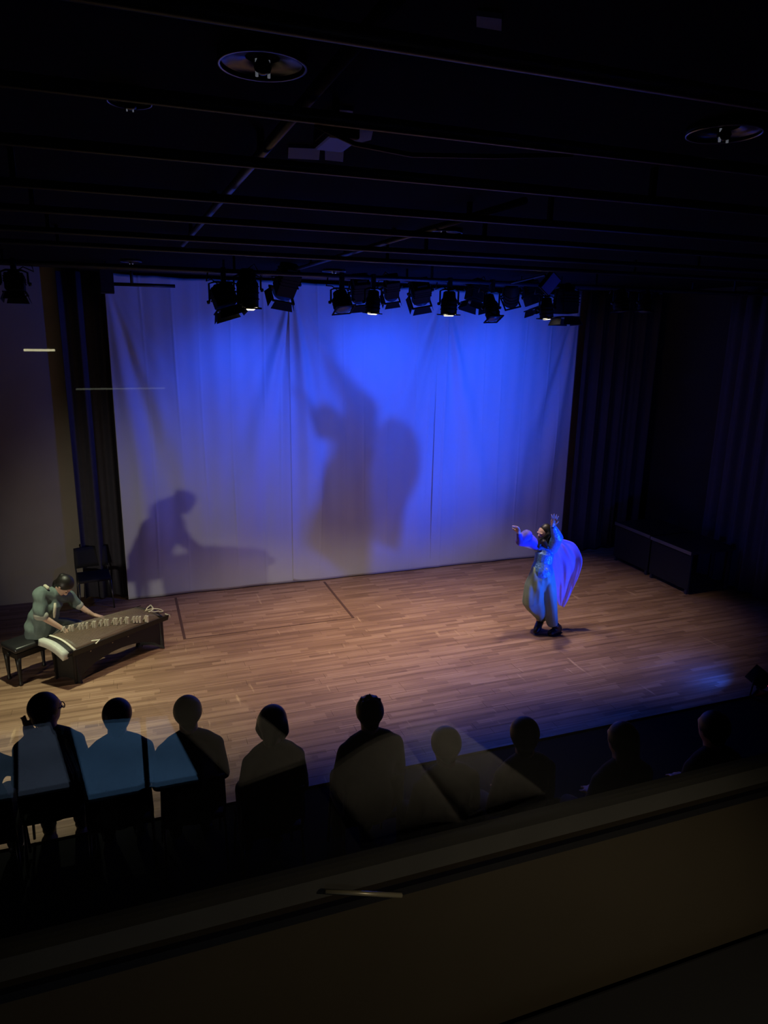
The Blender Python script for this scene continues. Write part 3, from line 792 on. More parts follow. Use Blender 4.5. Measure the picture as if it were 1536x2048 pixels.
# dark stacking chair
def chair(loc, rotz, label, cat='chair', group=None, col=None, k=1.0):
    t = empty('stacking_chair', loc, label, cat, group, rotz)
    m = M_CHAIR
    bm = cbox((0, 0, 0.445), (0.44, 0.42, 0.05), None, 0.018); obj('seat', bm, m, t, True)
    # gently curved back
    bm = bmesh.new(); rows_ = []
    for th in (0.0, 0.028):
        rr = []
        for j in range(5):
            z = 0.53+0.29*j/4
            rr.append([bm.verts.new((-0.225+0.45*i/8, -0.20-0.03*math.cos(math.pi*(i/8-0.5))-0.05*j/4-th+0.02, z)) for i in range(9)])
        rows_.append(rr)
    for q, rr in enumerate(rows_):
        for j in range(4):
            for i in range(8):
                f = (rr[j][i], rr[j][i+1], rr[j+1][i+1], rr[j+1][i]); bm.faces.new(f if q else tuple(reversed(f)))
    A, B = rows_
    for i in range(8):
        bm.faces.new((A[0][i], A[0][i+1], B[0][i+1], B[0][i])); bm.faces.new((A[4][i+1], A[4][i], B[4][i], B[4][i+1]))
    for j in range(4):
        bm.faces.new((A[j+1][0], A[j][0], B[j][0], B[j+1][0])); bm.faces.new((A[j][8], A[j+1][8], B[j+1][8], B[j][8]))
    bmesh.ops.recalc_face_normals(bm, faces=bm.faces)
    obj('backrest', bm, m, t, True)
    for sx in (-1, 1):
        obj('leg', tube(bmesh.new(), [(sx*0.21, 0.19, 0.42), (sx*0.225, 0.215, 0.0)], 0.011, 8), M_LEG, t, True)
        obj('leg', tube(bmesh.new(), [(sx*0.215, -0.19, 0.42), (sx*0.225, -0.235, 0.0)], 0.011, 8), M_LEG, t, True)
        obj('back_post', tube(bmesh.new(), [(sx*0.215, -0.18, 0.42), (sx*0.22, -0.225, 0.55), (sx*0.215, -0.25, 0.76)], 0.011, 8), M_LEG, t, True)
    return t
M_CHAIR = mat('dark_upholstery', (0.016, 0.016, 0.02), 0.8, 0, 0.3, 60)
M_LEG = mat('chair_leg_steel', (0.09, 0.09, 0.1), 0.35, 0.7)
cp = (on_z(163, 1212)+on_z(222, 1205))/2
chair((cp.x, cp.y-0.03, 0), math.pi+0.12, 'empty dark stacking chair against the back wall behind the musician')

# ================================================================== PEOPLE
def head(F, c, fwd, up, s=1.0):
    fwd = Vector(fwd).normalized(); up = Vector(up); up = (up-fwd*up.dot(fwd)).normalized(); side = fwd.cross(up)
    F.ball(c, (0.076*s, 0.094*s, 0.105*s), side, fwd, up)
    F.ball(c-up*0.045*s+fwd*0.022*s, (0.058*s, 0.068*s, 0.070*s), side, fwd, up)         # jaw
    F.ball(c-up*0.02*s+fwd*0.095*s, (0.012*s, 0.020*s, 0.024*s), side, fwd, up)          # nose
    F.ball(c+up*0.022*s+fwd*0.078*s, (0.055*s, 0.018*s, 0.012*s), side, fwd, up)         # brow
    F.ball(c-up*0.068*s+fwd*0.083*s, (0.022*s, 0.012*s, 0.010*s), side, fwd, up)         # lips
    for sg in (-1, 1):
        F.ball(c+side*sg*0.078*s-fwd*0.005*s, (0.010*s, 0.020*s, 0.032*s), side, fwd, up)  # ear
    return side, fwd, up
def face_bits(c, side, fwd, up, parent, s=1.0):
    M_EYE = mat('eye', (0.02, 0.015, 0.012), 0.2); M_LIP = mat('lip', (0.42, 0.16, 0.14), 0.5)
    for sg in (-1, 1):
        bm = bmesh.new(); bmesh.ops.create_icosphere(bm, subdivisions=2, radius=1, matrix=axes(c+side*sg*0.032*s+fwd*0.086*s+up*0.004*s, side*0.014*s, fwd*0.008*s, up*0.008*s))
        obj('eye', bm, M_EYE, parent, True, world=True)
    bm = bmesh.new(); bmesh.ops.create_icosphere(bm, subdivisions=2, radius=1, matrix=axes(c-up*0.068*s+fwd*0.092*s, side*0.022*s, fwd*0.006*s, up*0.008*s))
    obj('mouth', bm, M_LIP, parent, True, world=True)
def hand(F, wrist, d, palm_n, curl=0.3, spread=0.25, s=1.0, side=1):
    """d: fingers' direction, palm_n: palm normal, side: +1 / -1 which side the thumb leaves"""
    d = Vector(d).normalized(); n = Vector(palm_n); n = (n-d*n.dot(d)).normalized(); x = d.cross(n)*side
    F.limb([wrist, wrist+d*0.03*s], [0.025*s, 0.027*s])
    F.ball(wrist+d*0.055*s, (0.040*s, 0.052*s, 0.017*s), x, d, n)
    for k, (off, ln) in enumerate(((-0.030, 0.072), (-0.010, 0.084), (0.011, 0.080), (0.030, 0.064))):
        ang = spread*(k-1.5)/1.5*0.5
        fd = (d*math.cos(ang)+x*math.sin(ang)).normalized()
        p0 = wrist+d*0.092*s+x*off*s; q = [p0]
        dirv = fd; cu = curl
        for seg in (0.42, 0.32, 0.26):
            dirv = (dirv*math.cos(cu)+n*math.sin(cu)).normalized()
            q.append(q[-1]+dirv*ln*seg*s); cu = curl*0.9
        F.limb(q, [0.0098*s, 0.0090*s, 0.0084*s, 0.0074*s], 10)
    b = wrist+d*0.030*s-x*0.032*s
    td = (d*0.75-x*0.65+n*0.25).normalized()
    F.limb([b, b+td*0.036*s, b+td*0.036*s+(d*0.9-x*0.25+n*0.3).normalized()*0.034*s], [0.0135*s, 0.0112*s, 0.009*s], 10)

# ---------------- dancer
ds = Stand(5.25, 7.66)
def Z2(X, Y, b=0.0): return ds(980+X*0.15625, 1000+Y*0.15625, b)
dn = empty('person', (5.25, 7.66, 0), 'dancer with raised arms in a shimmering blue top, wide pale trousers and billowing violet cape', 'person')
ft1 = on_z(980+775*0.15625, 1000+1735*0.15625); hl1 = on_z(980+868*0.15625, 1000+1690*0.15625)
ft2 = on_z(980+600*0.15625, 1000+1700*0.15625, 0.01)
pel, chest, neck, hd = Z2(668, 890, 0.02), Z2(700, 690, 0.05), Z2(712, 575, 0.08), Z2(698, 420, 0.08)
shL, shR = Z2(622, 610, 0.04), Z2(800, 620, 0.06)
elL, wrL = Z2(395, 545, -0.02), Z2(372, 425, -0.11)
elR, wrR = Z2(868, 470, -0.04), Z2(800, 320, -0.14)
hipL, hipR = Z2(620, 900, -0.02), Z2(720, 905, 0.04)
knL, anL = Z2(540, 1235, -0.10), Z2(640, 1560, 0.08)
knR, anR = Z2(765, 1225, -0.02), Z2(838, 1605, 0.0)
F = Flesh()
F.limb([pel, pel.lerp(chest, 0.5), chest, neck], [0.115, 0.10, 0.115, 0.05])
F.limb([chest, neck, hd], [0.06, 0.045, 0.045])
F.limb([shL, shR], [0.06, 0.06])
F.limb([shL, elL, wrL], [0.052, 0.040, 0.025]); F.limb([shR, elR, wrR], [0.052, 0.040, 0.025])
F.limb([pel, hipL, knL, anL], [0.11, 0.09, 0.060, 0.040]); F.limb([pel, hipR, knR, anR], [0.11, 0.09, 0.060, 0.040])
F.limb([anL, ft2+Vector((0, 0, 0.05))], [0.04, 0.035]); F.limb([anR, hl1+Vector((0, 0, 0.05)), ft1+Vector((0, 0, 0.035))], [0.042, 0.042, 0.034])
fw = (Z2(600, 455, 0.0)-hd).normalized(); upv = (Z2(735, 300, 0.10)-hd).normalized()
hs = head(F, hd, fw, upv, 1.0)
hand(F, wrL, Z2(345, 345, -0.14)-wrL, Vector((-0.5, -0.3, -0.8)), 0.45, 0.35, 0.95, 1)
hand(F, wrR, Z2(835, 190, -0.17)-wrR, Vector((-0.6, -0.7, 0)), 0.10, 0.5, 0.95, -1)
bd_ = F.build('body', M_SKIN, dn, 0.0065, 3)
face_bits(hd, *hs, bd_)
H_ = Flesh()
H_.ball(hd+hs[2]*0.03-hs[1]*0.022, (0.084, 0.092, 0.095), *hs)
H_.limb([hd-hs[1]*0.07, Z2(770, 470, 0.12), Z2(755, 600, 0.08)], [0.07, 0.06, 0.035])
H_.limb([hd+hs[0]*-0.07, Z2(640, 520, 0.02), Z2(625, 600, -0.03)], [0.035, 0.04, 0.02])
H_.limb([Z2(690, 540, 0.0), Z2(730, 600, -0.02)], [0.045, 0.03])
H_.build('hair', M_HAIR, dn, 0.009, 3)
M_SEQ = mat('sequin_blue', (0.10, 0.24, 0.50), 0.3, 0.2, 0.8, 38, 1.0)
M_SLEEVE = mat('lilac_gauze', (0.10, 0.08, 0.50), 0.7, 0, 0.15, 14)
M_TROU = mat('pale_teal_silk', (0.25, 0.33, 0.24), 0.7, 0, 0.2, 6, 0.1)
F = Flesh()
F.limb([Z2(664, 915, 0.0), Z2(668, 880, 0.01), Z2(680, 800, 0.03), chest, Z2(712, 605, 0.07)], [0.150, 0.146, 0.124, 0.128, 0.072])
F.limb([shL, shR], [0.072, 0.076])
F.limb([shR, Z2(862, 480, -0.03), Z2(812, 350, -0.12)], [0.078, 0.080, 0.042])
F.build('tunic', M_SEQ, dn, 0.009, 3)
F = Flesh()
F.limb([shL, Z2(520, 520, 0.01), Z2(400, 520, -0.03)], [0.065, 0.085, 0.078])
F.limb([Z2(470, 450, -0.03), Z2(400, 500, -0.05), Z2(372, 440, -0.10)], [0.075, 0.072, 0.035])
F.build('sleeve', M_SLEEVE, dn, 0.009, 3)
F = Flesh()
F.limb([Z2(665, 890), Z2(655, 990), Z2(650, 1080)], [0.128, 0.15, 0.14])
F.limb([hipL, Z2(575, 1100, -0.04), Z2(545, 1290, -0.06), Z2(630, 1440, 0.02), Z2(672, 1505, 0.06)], [0.10, 0.140, 0.142, 0.095, 0.065])
F.limb([hipR, Z2(735, 1100), Z2(765, 1290), Z2(785, 1470), Z2(795, 1560)], [0.10, 0.118, 0.10, 0.085, 0.082])
def crease(v):
    k = 0.010*math.sin(v.x*38+v.z*9)+0.006*math.sin(v.y*55-v.z*5)
    return Vector((v.x+k*0.6, v.y+k, v.z))
F.build('trousers', M_TROU, dn, 0.010, 3, crease)
F = Flesh()
F.limb([hl1+Vector((0, 0, 0.045)), ft1+Vector((0, 0, 0.037))], [0.055, 0.046]); F.limb([anR, hl1+Vector((0, 0, 0.06))], [0.054, 0.054])
F.build('shoe', M_BLACK, dn, 0.009, 2)
F = Flesh()
F.limb([anL, ft2+Vector((0.0, 0, 0.06))], [0.052, 0.050]); F.limb([ft2+Vector((0.02, 0.01, 0.07)), ft2+Vector((-0.03, -0.02, 0.038))], [0.050, 0.040])
F.build('shoe', M_BLACK, dn, 0.009, 2)
# cape: thin gauze sheet ballooning behind
def cape_mat():
    m = bpy.data.materials.new('violet_gauze'); m.use_nodes = True
    nt = m.node_tree; N = nt.nodes; L = nt.links; b = N['Principled BSDF']; out = N['Material Output']
    b.inputs['Base Color'].default_value = (0.52, 0.36, 0.80, 1); b.inputs['Roughness'].default_value = 0.7
    tl = N.new('ShaderNodeBsdfTranslucent'); tl.inputs[0].default_value = (0.55, 0.38, 0.85, 1)
    tr = N.new('ShaderNodeBsdfTransparent')
    m1 = N.new('ShaderNodeMixShader'); m1.inputs[0].default_value = 0.45
    L.new(b.outputs[0], m1.inputs[1]); L.new(tl.outputs[0], m1.inputs[2])
    m2 = N.new('ShaderNodeMixShader'); m2.inputs[0].default_value = 0.56
    L.new(m1.outputs[0], m2.inputs[1]); L.new(tr.outputs[0], m2.inputs[2]); L.new(m2.outputs[0], out.inputs[0])
    return m
inner = [(800, 560), (745, 660), (735, 780), (755, 900), (790, 1020), (820, 1140), (850, 1250), (880, 1340)]
outer = [(935, 500), (1075, 550), (1155, 670), (1182, 800), (1135, 975), (1068, 1125), (1000, 1280), (945, 1372)]
def interp(lst, t):
    k = t*(len(lst)-1); i = min(int(k), len(lst)-2); f = k-i
    p0 = lst[max(i-1, 0)]; p1 = lst[i]; p2 = lst[i+1]; p3 = lst[min(i+2, len(lst)-1)]
    return tuple(0.5*((2*b)+(-a+c)*f+(2*a-5*b+4*c-d)*f*f+(-a+3*b-3*c+d)*f**3) for a, b, c, d in zip(p0, p1, p2, p3))
bm = bmesh.new(); gr = []
NV, NU = 50, 34
for j in range(NV+1):
    v = j/NV; a, b = interp(inner, v), interp(outer, v); rr = []
    for i in range(NU+1):
        u = i/NU
        bb = 0.10+0.20*math.sin(u*math.pi*0.62)*math.sin(min(1, v*1.2+0.15)*math.pi*0.8)+0.014*math.sin(u*15+v*5)+0.008*math.sin(u*29-v*9)
        rr.append(bm.verts.new(Z2(a[0]+(b[0]-a[0])*u, a[1]+(b[1]-a[1])*u, bb)))
    gr.append(rr)
for j in range(NV):
    for i in range(NU): bm.faces.new((gr[j][i], gr[j][i+1], gr[j+1][i+1], gr[j+1][i]))
o = obj('cape', bm, cape_mat(), dn, True, world=True)
sm = o.modifiers.new('solid', 'SOLIDIFY'); sm.thickness = 0.002

# ---------------- musician
ms = Stand(-1.09, 8.50)
def Z6(X, Y, b=0.0): return ms(60+X*0.104167, 1130+Y*0.104167, b)
mu = empty('person', (bc.x, bc.y, 0), 'musician in a grey-green dress bent over the guzheng, dark hair tied up', 'person')
pel, chest, neck, hd = Z6(190, 1260, 0.05), Z6(400, 640, 0.02), Z6(520, 500, 0.0), Z6(648, 400, -0.03)
shL, shR = Z6(205, 540, -0.08), Z6(735, 600, 0.12)
elL, wrL = Z6(215, 985, -0.16), Z6(610, 1215, -0.16)
elR, wrR = Z6(890, 745, 0.14), Z6(1200, 955, 0.08)
F = Flesh()
F.limb([pel, pel.lerp(chest, 0.5), chest, neck], [0.15, 0.13, 0.12, 0.05])
F.limb([chest, neck, hd], [0.06, 0.05, 0.05]); F.limb([shL, chest, shR], [0.062, 0.09, 0.062])
F.limb([shL, elL, wrL], [0.05, 0.040, 0.026]); F.limb([shR, elR, wrR], [0.05, 0.040, 0.026])
gp = Vector((gt.x, gt.y, 0)).normalized(); gl = Vector((ge.x, ge.y, 0)).normalized()
seatp = Vector((pel.x, pel.y, 0.54)) + gl*0.06
kn = []
for sg in (-1, 1):
    hip = seatp+gl*sg*0.10; k_ = seatp+gl*(sg*0.10+0.30)-gp*0.10+Vector((0, 0, -0.12)); an = Vector((k_.x, k_.y, 0.09))+gp*0.05+gl*0.05
    F.limb([hip, k_, an], [0.09, 0.062, 0.042]); F.limb([an, an-gp*0.12+Vector((0, 0, -0.05))], [0.04, 0.03]); kn.append((hip, k_, an))
fw = Vector((0.36, -0.30, -0.88)); hs = head(F, hd, fw, Vector((0.85, -0.2, 0.45)), 0.98)
hand(F, wrL, Z6(770, 1310, -0.17)-wrL, Vector((0.2, 0, -1)), 0.55, 0.25, 0.95, 1)
hand(F, wrR, Z6(1450, 1010, 0.05)-wrR, Vector((0, 0, -1)), 0.16, 0.4, 0.95, -1)
bd_ = F.build('body', M_SKIN, mu, 0.0065, 3)
face_bits(hd, *hs, bd_, 0.98)
H_ = Flesh(); H_.ball(hd+hs[2]*0.028-hs[1]*0.026, (0.094, 0.104, 0.104), *hs)
H_.ball(hd-hs[1]*0.10+hs[2]*0.035, 0.045); H_.limb([hd-hs[1]*0.05-hs[2]*0.05, Z6(500, 470, 0.03)], [0.06, 0.045])
H_.build('hair', M_HAIR, mu, 0.008, 3)
M_DRESS = mat('grey_green_linen', (0.16, 0.215, 0.20), 0.8, 0, 0.25, 18, 0.1)
M_TRIMC = mat('cream_trim', (0.62, 0.58, 0.45), 0.7)
F = Flesh()
F.limb([Z6(180, 1250, 0.05), Z6(270, 960, 0.03), Z6(370, 700, 0.02), Z6(450, 545)], [0.168, 0.160, 0.150, 0.085])
F.limb([shL, Z6(390, 600), shR], [0.076, 0.10, 0.076])
F.limb([shL, Z6(200, 760, -0.12), Z6(205, 945, -0.15)], [0.078, 0.075, 0.068]); F.limb([shR, Z6(820, 680, 0.13), elR.lerp(wrR, 0.05)], [0.074, 0.068, 0.060])
for hip, k_, an in kn: F.limb([hip, k_, k_.lerp(an, 0.55)], [0.10, 0.085, 0.075])
def crease2(v):
    k = 0.006*math.sin(v.z*40+v.x*18)+0.005*math.sin(v.x*52)
    return Vector((v.x+k, v.y+k*0.7, v.z))
dr_ = F.build('dress', M_DRESS, mu, 0.0085, 3, crease2)
for (a, b, r0) in ((Z6(175, 965, -0.15), Z6(250, 975, -0.155), 0.062), (elR, elR.lerp(wrR, 0.16), 0.058)):
    ob = Flesh().limb([a, b], [r0, r0*0.95]).build('cuff', mat('pale_cuff', (0.42, 0.42, 0.37), 0.8), dr_, 0.008, 2)
Flesh().limb([Z6(290, 405, -0.06), Z6(340, 440, -0.09)], [0.022, 0.02]).build('collar', M_TRIMC, dr_, 0.006, 2)
bm = bmesh.new(); tube(bm, [Z6(480, 730, -0.14), Z6(480, 830, -0.15), Z6(470, 920, -0.15), Z6(465, 1010, -0.14)], [0.012, 0.017, 0.017, 0.01], 8)
obj('placket', bm, M_TRIMC, dr_, True, world=True)
for sg in range(2):
    an = kn[sg][2]
    Flesh().limb([an+Vector((0, 0, -0.03)), an-gp*0.12+Vector((0, 0, -0.052))], [0.045, 0.036]).build('shoe', M_BLACK, mu, 0.01, 2)

# ---------------- audience (seen from behind, seated)
M_DK = [mat('dark_coat_%d' % i, c, 0.85, 0, 0.2, 20) for i, c in enumerate(((0.02, 0.02, 0.024), (0.03, 0.03, 0.04), (0.035, 0.03, 0.028)))]
def audience(px, py, zh, label, style, hw=0.0, lean=0.0, turn=0.0, shoulder=0.20, mi=0, glasses=False, raised=False, wide=1.0):
    hc = on_z(px, py, zh)
    zf = 0.0
    t = empty('person', (hc.x, hc.y-0.10, zf), label, 'person', 'audience seated with their backs to the camera')
    fw = Vector((math.sin(turn), math.cos(turn), -0.06)); up = Vector((lean*0.4, 0.03, 1)).normalized()
    nk = hc-Vector((lean*0.06, 0.03, 0.14)); ch = nk-Vector((lean*0.10, 0.03, 0.20)); pl = Vector((hc.x-lean*0.2, hc.y-0.06, zh-0.70))
    S = [Vector((nk.x+sg*shoulder*0.86, nk.y-0.02, nk.z-0.125-abs(lean)*0.03)) for sg in (-1, 1)]
    F = Flesh()
    F.limb([pl, ch, nk], [0.14, 0.125, 0.052]); F.limb([ch, nk, hc], [0.075, 0.066, 0.066]); F.limb([S[0], nk-Vector((0, 0, 0.07)), S[1]], [0.055, 0.06, 0.055])
    hs_ = head(F, hc, fw, up, 1.12)
    arms = []
    for k, sg in enumerate((-1, 1)):
        if raised and sg == 1:
            el = S[k]+Vector((0.10, 0.16, -0.16)); wr = el+Vector((0.05, 0.06, 0.22))
            hand(F, wr, Vector((0.1, 0.1, 1)), Vector((0, -1, 0)), 0.12, 0.5, 1.0, -1)
        else:
            el = S[k]+Vector((sg*0.055, 0.03, -0.27)); wr = el+Vector((-sg*0.17, 0.20, -0.01))
            hand(F, wr, Vector((-sg*0.4, 1, -0.15)), Vector((0, 0, -1)), 0.3, 0.2, 1.0, sg)
        F.limb([S[k], el, wr], [0.05, 0.04, 0.027]); arms.append((S[k], el, wr))
    legs = []
    for sg in (-1, 1):
        hp = pl+Vector((sg*0.09, 0, 0)); kk = pl+Vector((sg*0.12, 0.40, -0.03)); an = Vector((kk.x, kk.y+0.03, zf+0.09))
        F.limb([hp, kk, an], [0.09, 0.062, 0.042]); F.limb([an, an+Vector((0, 0.13, -0.05))], [0.042, 0.034]); legs.append((hp, kk, an))
    F.build('body', M_SKIN, t, 0.013, 2)
    m = M_DK[mi % 3]
    F = Flesh()
    F.limb([pl, ch, nk-Vector((0, 0, 0.05))], [0.165*wide, 0.158*wide, 0.072]); F.limb([S[0], nk-Vector((0, 0.01, 0.085)), S[1]], [0.072, 0.088, 0.072])
    for sg in (0, 1): F.limb([nk-Vector((0, 0.01, 0.02)), S[sg].lerp(nk, 0.35)+Vector((0, 0, 0.012)), S[sg]], [0.066, 0.064, 0.066])
    F.ball(ch+Vector((0, 0, 0.0)), (shoulder*0.92*wide, 0.125, 0.17)); F.ball(pl.lerp(ch, 0.45), (shoulder*0.98*wide, 0.14, 0.22))
    for a, b, c in arms: F.limb([a, b, b.lerp(c, 0.8)], [0.070*wide, 0.058*wide, 0.042])
    F.build('jacket', m, t, 0.014, 2)
    F = Flesh()
    for hp, kk, an in legs: F.limb([hp, kk, an], [0.108, 0.082, 0.06])
    F.limb([legs[0][0], legs[1][0]], [0.12, 0.12]); F.build('trousers', M_DK[(mi+1) % 3], t, 0.016, 2)
    side, f_, u_ = hs_
    H_ = Flesh()
    H_.ball(hc+u_*0.022-f_*0.02, (0.103, 0.112, 0.112), side, f_, u_)
    if style == 'bob':
        for sg in (-1, 1): H_.limb([hc+side*sg*0.06+u_*0.02-f_*0.02, hc+side*sg*0.075-u_*0.06-f_*0.01, hc+side*sg*0.06-u_*0.12], [0.05, 0.048, 0.03])
        H_.limb([hc-f_*0.06, hc-f_*0.065-u_*0.11], [0.075, 0.05])
        H_.ball(hc+u_*0.03-f_*0.035, (0.095, 0.10, 0.10), side, f_, u_)
    elif style == 'long':
        H_.limb([hc-f_*0.055+u_*0.01, hc-f_*0.075-u_*0.12, hc-f_*0.10-u_*0.24], [0.085, 0.08, 0.06])
    elif style == 'round':
        H_.ball(hc-f_*0.03, (0.092, 0.10, 0.115), side, f_, u_); H_.limb([hc-f_*0.04-u_*0.04, hc-f_*0.045-u_*0.10], [0.075, 0.055])
    elif style == 'spiky':
        for k in range(16):
            a = k*2.4; q_ = math.sqrt(k/16)*0.075; H_.limb([hc+u_*0.06+side*q_*0.7*math.cos(a)-f_*0.02+f_*q_*0.7*math.sin(a), hc+u_*(0.148-q_*0.55)+side*q_*1.15*math.cos(a)-f_*0.02+f_*q_*math.sin(a)], [0.030, 0.009], 8)
        H_.limb([hc-f_*0.045, hc-f_*0.05-u_*0.06], [0.072, 0.06])
    else:
        H_.limb([hc-f_*0.045, hc-f_*0.05-u_*0.055], [0.074, 0.06])
    H_.build('hair', M_HAIR, t, 0.011, 2)
    if glasses:
        bm = bmesh.new()
        for sg in (-1, 1):
            ce = hc+side*sg*0.036+f_*0.108+u_*0.004
            tube(bm, [ce+(side*math.cos(a)*0.026+u_*math.sin(a)*0.022) for a in [k*math.pi/7 for k in range(15)]], 0.0035, 6, False)
            tube(bm, [ce+side*sg*0.026, hc+side*sg*0.084+f_*0.02+u_*0.01], 0.0035, 6)
        obj('glasses', bm, M_BLACK, t, True, world=True)
    for sg, (hp, kk, an) in zip((-1, 1), legs):
        Flesh().limb([an+Vector((0, -0.02, -0.035)), an+Vector((0, 0.14, -0.05))], [0.052, 0.038]).build('shoe', M_BLACK, t, 0.015, 1)
    chz = pl.z-0.105-0.47
    c_ = copy_tree(CHAIR0) if CHAIR0['used'] else CHAIR0
    CHAIR0['used'] = 1
    c_.location = (pl.x, pl.y+0.15, max(0.0, chz))
    c_['label'] = 'dark chair under the ' + label.split(',')[0].replace('audience member', 'spectator')
    return t
CHAIR0 = chair((0, 0, 0), 0.0, 'dark audience chair', 'chair', 'audience chairs'); CHAIR0['used'] = 0
for o in list(CHAIR0.children): o['k'] = 0
ZH = 1.30
audience(-62, 1462, ZH, 'audience member at the very left edge, one hand raised', 'short', mi=1, raised=True)
audience(92, 1418, ZH, 'audience member with glasses, in front of the guzheng stand', 'short', turn=0.95, mi=0, glasses=True)
audience(234, 1430, ZH, 'audience member with round hair between two blue reflections', 'round', lean=0.15, mi=1)
audience(375, 1424, ZH, 'audience member with short hair seen through the pale reflection', 'short', mi=2)
audience(546, 1443, ZH, 'audience member with a chin-length bob', 'bob', turn=0.45, lean=0.2, mi=0, shoulder=0.18)
audience(738, 1424, ZH, 'audience member with short spiky hair and broad shoulders at the centre', 'spiky', mi=1, shoulder=0.21, wide=1.05)
audience(890, 1488, ZH, 'audience member with close-cropped round head right of the centre', 'short', mi=2, shoulder=0.20)
audience(1048, 1468, ZH, 'audience member with full round hair at the blue edge of the floor', 'round', turn=0.3, mi=0, shoulder=0.19)
audience(1243, 1478, ZH, 'audience member with long hair in the dark at the right', 'long', mi=1)
audience(1425, 1455, ZH, 'audience member barely visible in the dark, furthest right', 'short', mi=0)

# ================================================================== CONTROL BOOTH (camera side)
M_PANEL = mat('brown_panel', (0.05, 0.04, 0.024), 0.45, 0, 0.15, 8)
M_RAIL = mat('frame_paint', (0.06, 0.058, 0.05), 0.5, 0, 0.2, 20)
M_BDARK = mat('booth_paint', (0.03, 0.028, 0.028), 0.85, 0, 0.2, 4)
ZS, ZD, ZH2 = 3.545, 3.32, 4.52
BX0, BX1 = -2.2, 3.2
slab('wall_booth_lower', (X0, YG+0.012, -0.2), (X1, YG+0.15, 3.22), M_BDARK)
slab('wall_booth_panel', (BX0, YG-0.004, ZD-0.6), (BX1, YG+0.012, ZS-0.03), M_PANEL)
slab('wall_booth_pier_low', (X0, YG, 3.22), (BX0, YG+0.012, ZS-0.03), M_BDARK)
slab('wall_booth_pier_low_right', (BX1, YG, 3.22), (X1, YG+0.012, ZS-0.03), M_BDARK)
slab('wall_booth_upper', (X0, YG, ZH2+0.03), (X1, YG+0.15, ZC+0.3), M_BDARK)
slab('wall_booth_side_left', (BX0-0.1, -2.4, 2.4), (BX0, YG, ZC+0.3), M_BDARK)
slab('wall_booth_side_right', (BX1, -2.4, 2.4), (BX1+0.1, YG, ZC+0.3), M_BDARK)
slab('wall_booth_rear', (BX0, -2.5, 2.4), (BX1, -2.4, ZC+0.3), M_BDARK)
slab('wall_booth_pier_left', (X0, YG, ZS-0.03), (BX0, YG+0.15, ZH2+0.03), M_BDARK)
slab('wall_booth_pier_right', (BX1, YG, ZS-0.03), (X1, YG+0.15, ZH2+0.03), M_BDARK)
slab('ceiling_booth', (BX0, -2.4, ZC+0.2), (BX1, YG, ZC+0.3), M_BDARK)
slab('floor_booth', (BX0, -2.4, 2.4), (BX1, YG, 2.5), M_BDARK)
win = empty('window_1', ((BX0+BX1)/2, YG, ZS), None, None); tag(win, 'wide booth window between the camera and the hall', kind='structure')
obj('pane', box(bmesh.new(), (BX0+0.02, YG, ZS-0.004), (BX1-0.02, YG+0.006, ZH2+0.004)), glass_mat(), win, world=True)
obj('bottom_rail', box(bmesh.new(), (BX0, YG-0.008, ZS-0.020), (BX1, YG+0.012, ZS)), M_RAIL, win, world=True)
obj('top_rail', box(bmesh.new(), (BX0, YG-0.008, ZH2), (BX1, YG+0.05, ZH2+0.03)), M_RAIL, win, world=True)
for x in (BX0, BX1-0.03): obj('side_rail', box(bmesh.new(), (x, YG-0.008, ZS), (x+0.03, YG+0.05, ZH2)), M_RAIL, win, world=True)
slab('trim_4', (BX0, YG-0.010, ZS-0.038), (BX1, YG-0.004, ZS-0.030), M_BLACK)
# desk
dk = empty('booth_desk', (0.5, 0.0, 2.5), 'dark control booth desk below the window', 'desk')
obj('desk_top', cbox((0.5, 0.0, ZD-0.02), (5.2, 0.97, 0.04), None, 0.004), mat('desk_laminate', (0.012, 0.012, 0.012), 0.6), dk, world=True)
for x in (-1.9, 0.5, 2.9): obj('leg', box(bmesh.new(), (x-0.03, -0.40, 2.5), (x+0.03, 0.40, ZD-0.04)), M_BLACK, dk, world=True)
def mirror(p): return Vector((p.x, 2*YG-p.y, p.z))
def desk_at(px, py, z=ZD): return mirror(on_z(px, py, z))
def sheet(name, pts, z0, th, m, parent):
    P = [desk_at(x, y, z0+th) for x, y in pts]
    bm = prism([(p.x, p.y) for p in P], z0, z0+th); bmesh.ops.recalc_face_normals(bm, faces=bm.faces)
    return obj(name, bm, m, parent, world=True)
def screen_mat(name, col, strength):
    m = bpy.data.materials.new(name); m.use_nodes = True
    nt = m.node_tree; N = nt.nodes; L = nt.links; b = N['Principled BSDF']
    b.inputs['Base Color'].default_value = (0.02, 0.02, 0.02, 1); b.inputs['Roughness'].default_value = 0.3
    tc = N.new('ShaderNodeTexCoord'); n = N.new('ShaderNodeTexNoise'); n.inputs['Scale'].default_value = 9; n.inputs['Detail'].default_value = 2
    L.new(tc.outputs['Object'], n.inputs['Vector'])
    cr = N.new('ShaderNodeValToRGB'); L.new(n.outputs['Fac'], cr.inputs[0])
    cr.color_ramp.elements[0].position = 0.35; cr.color_ramp.elements[0].color = (*[c*0.75 for c in col], 1)
    cr.color_ramp.elements[1].position = 0.62; cr.color_ramp.elements[1].color = (*col, 1)
    L.new(cr.outputs[0], b.inputs['Emission Color']); b.inputs['Emission Strength'].default_value = strength
    return m
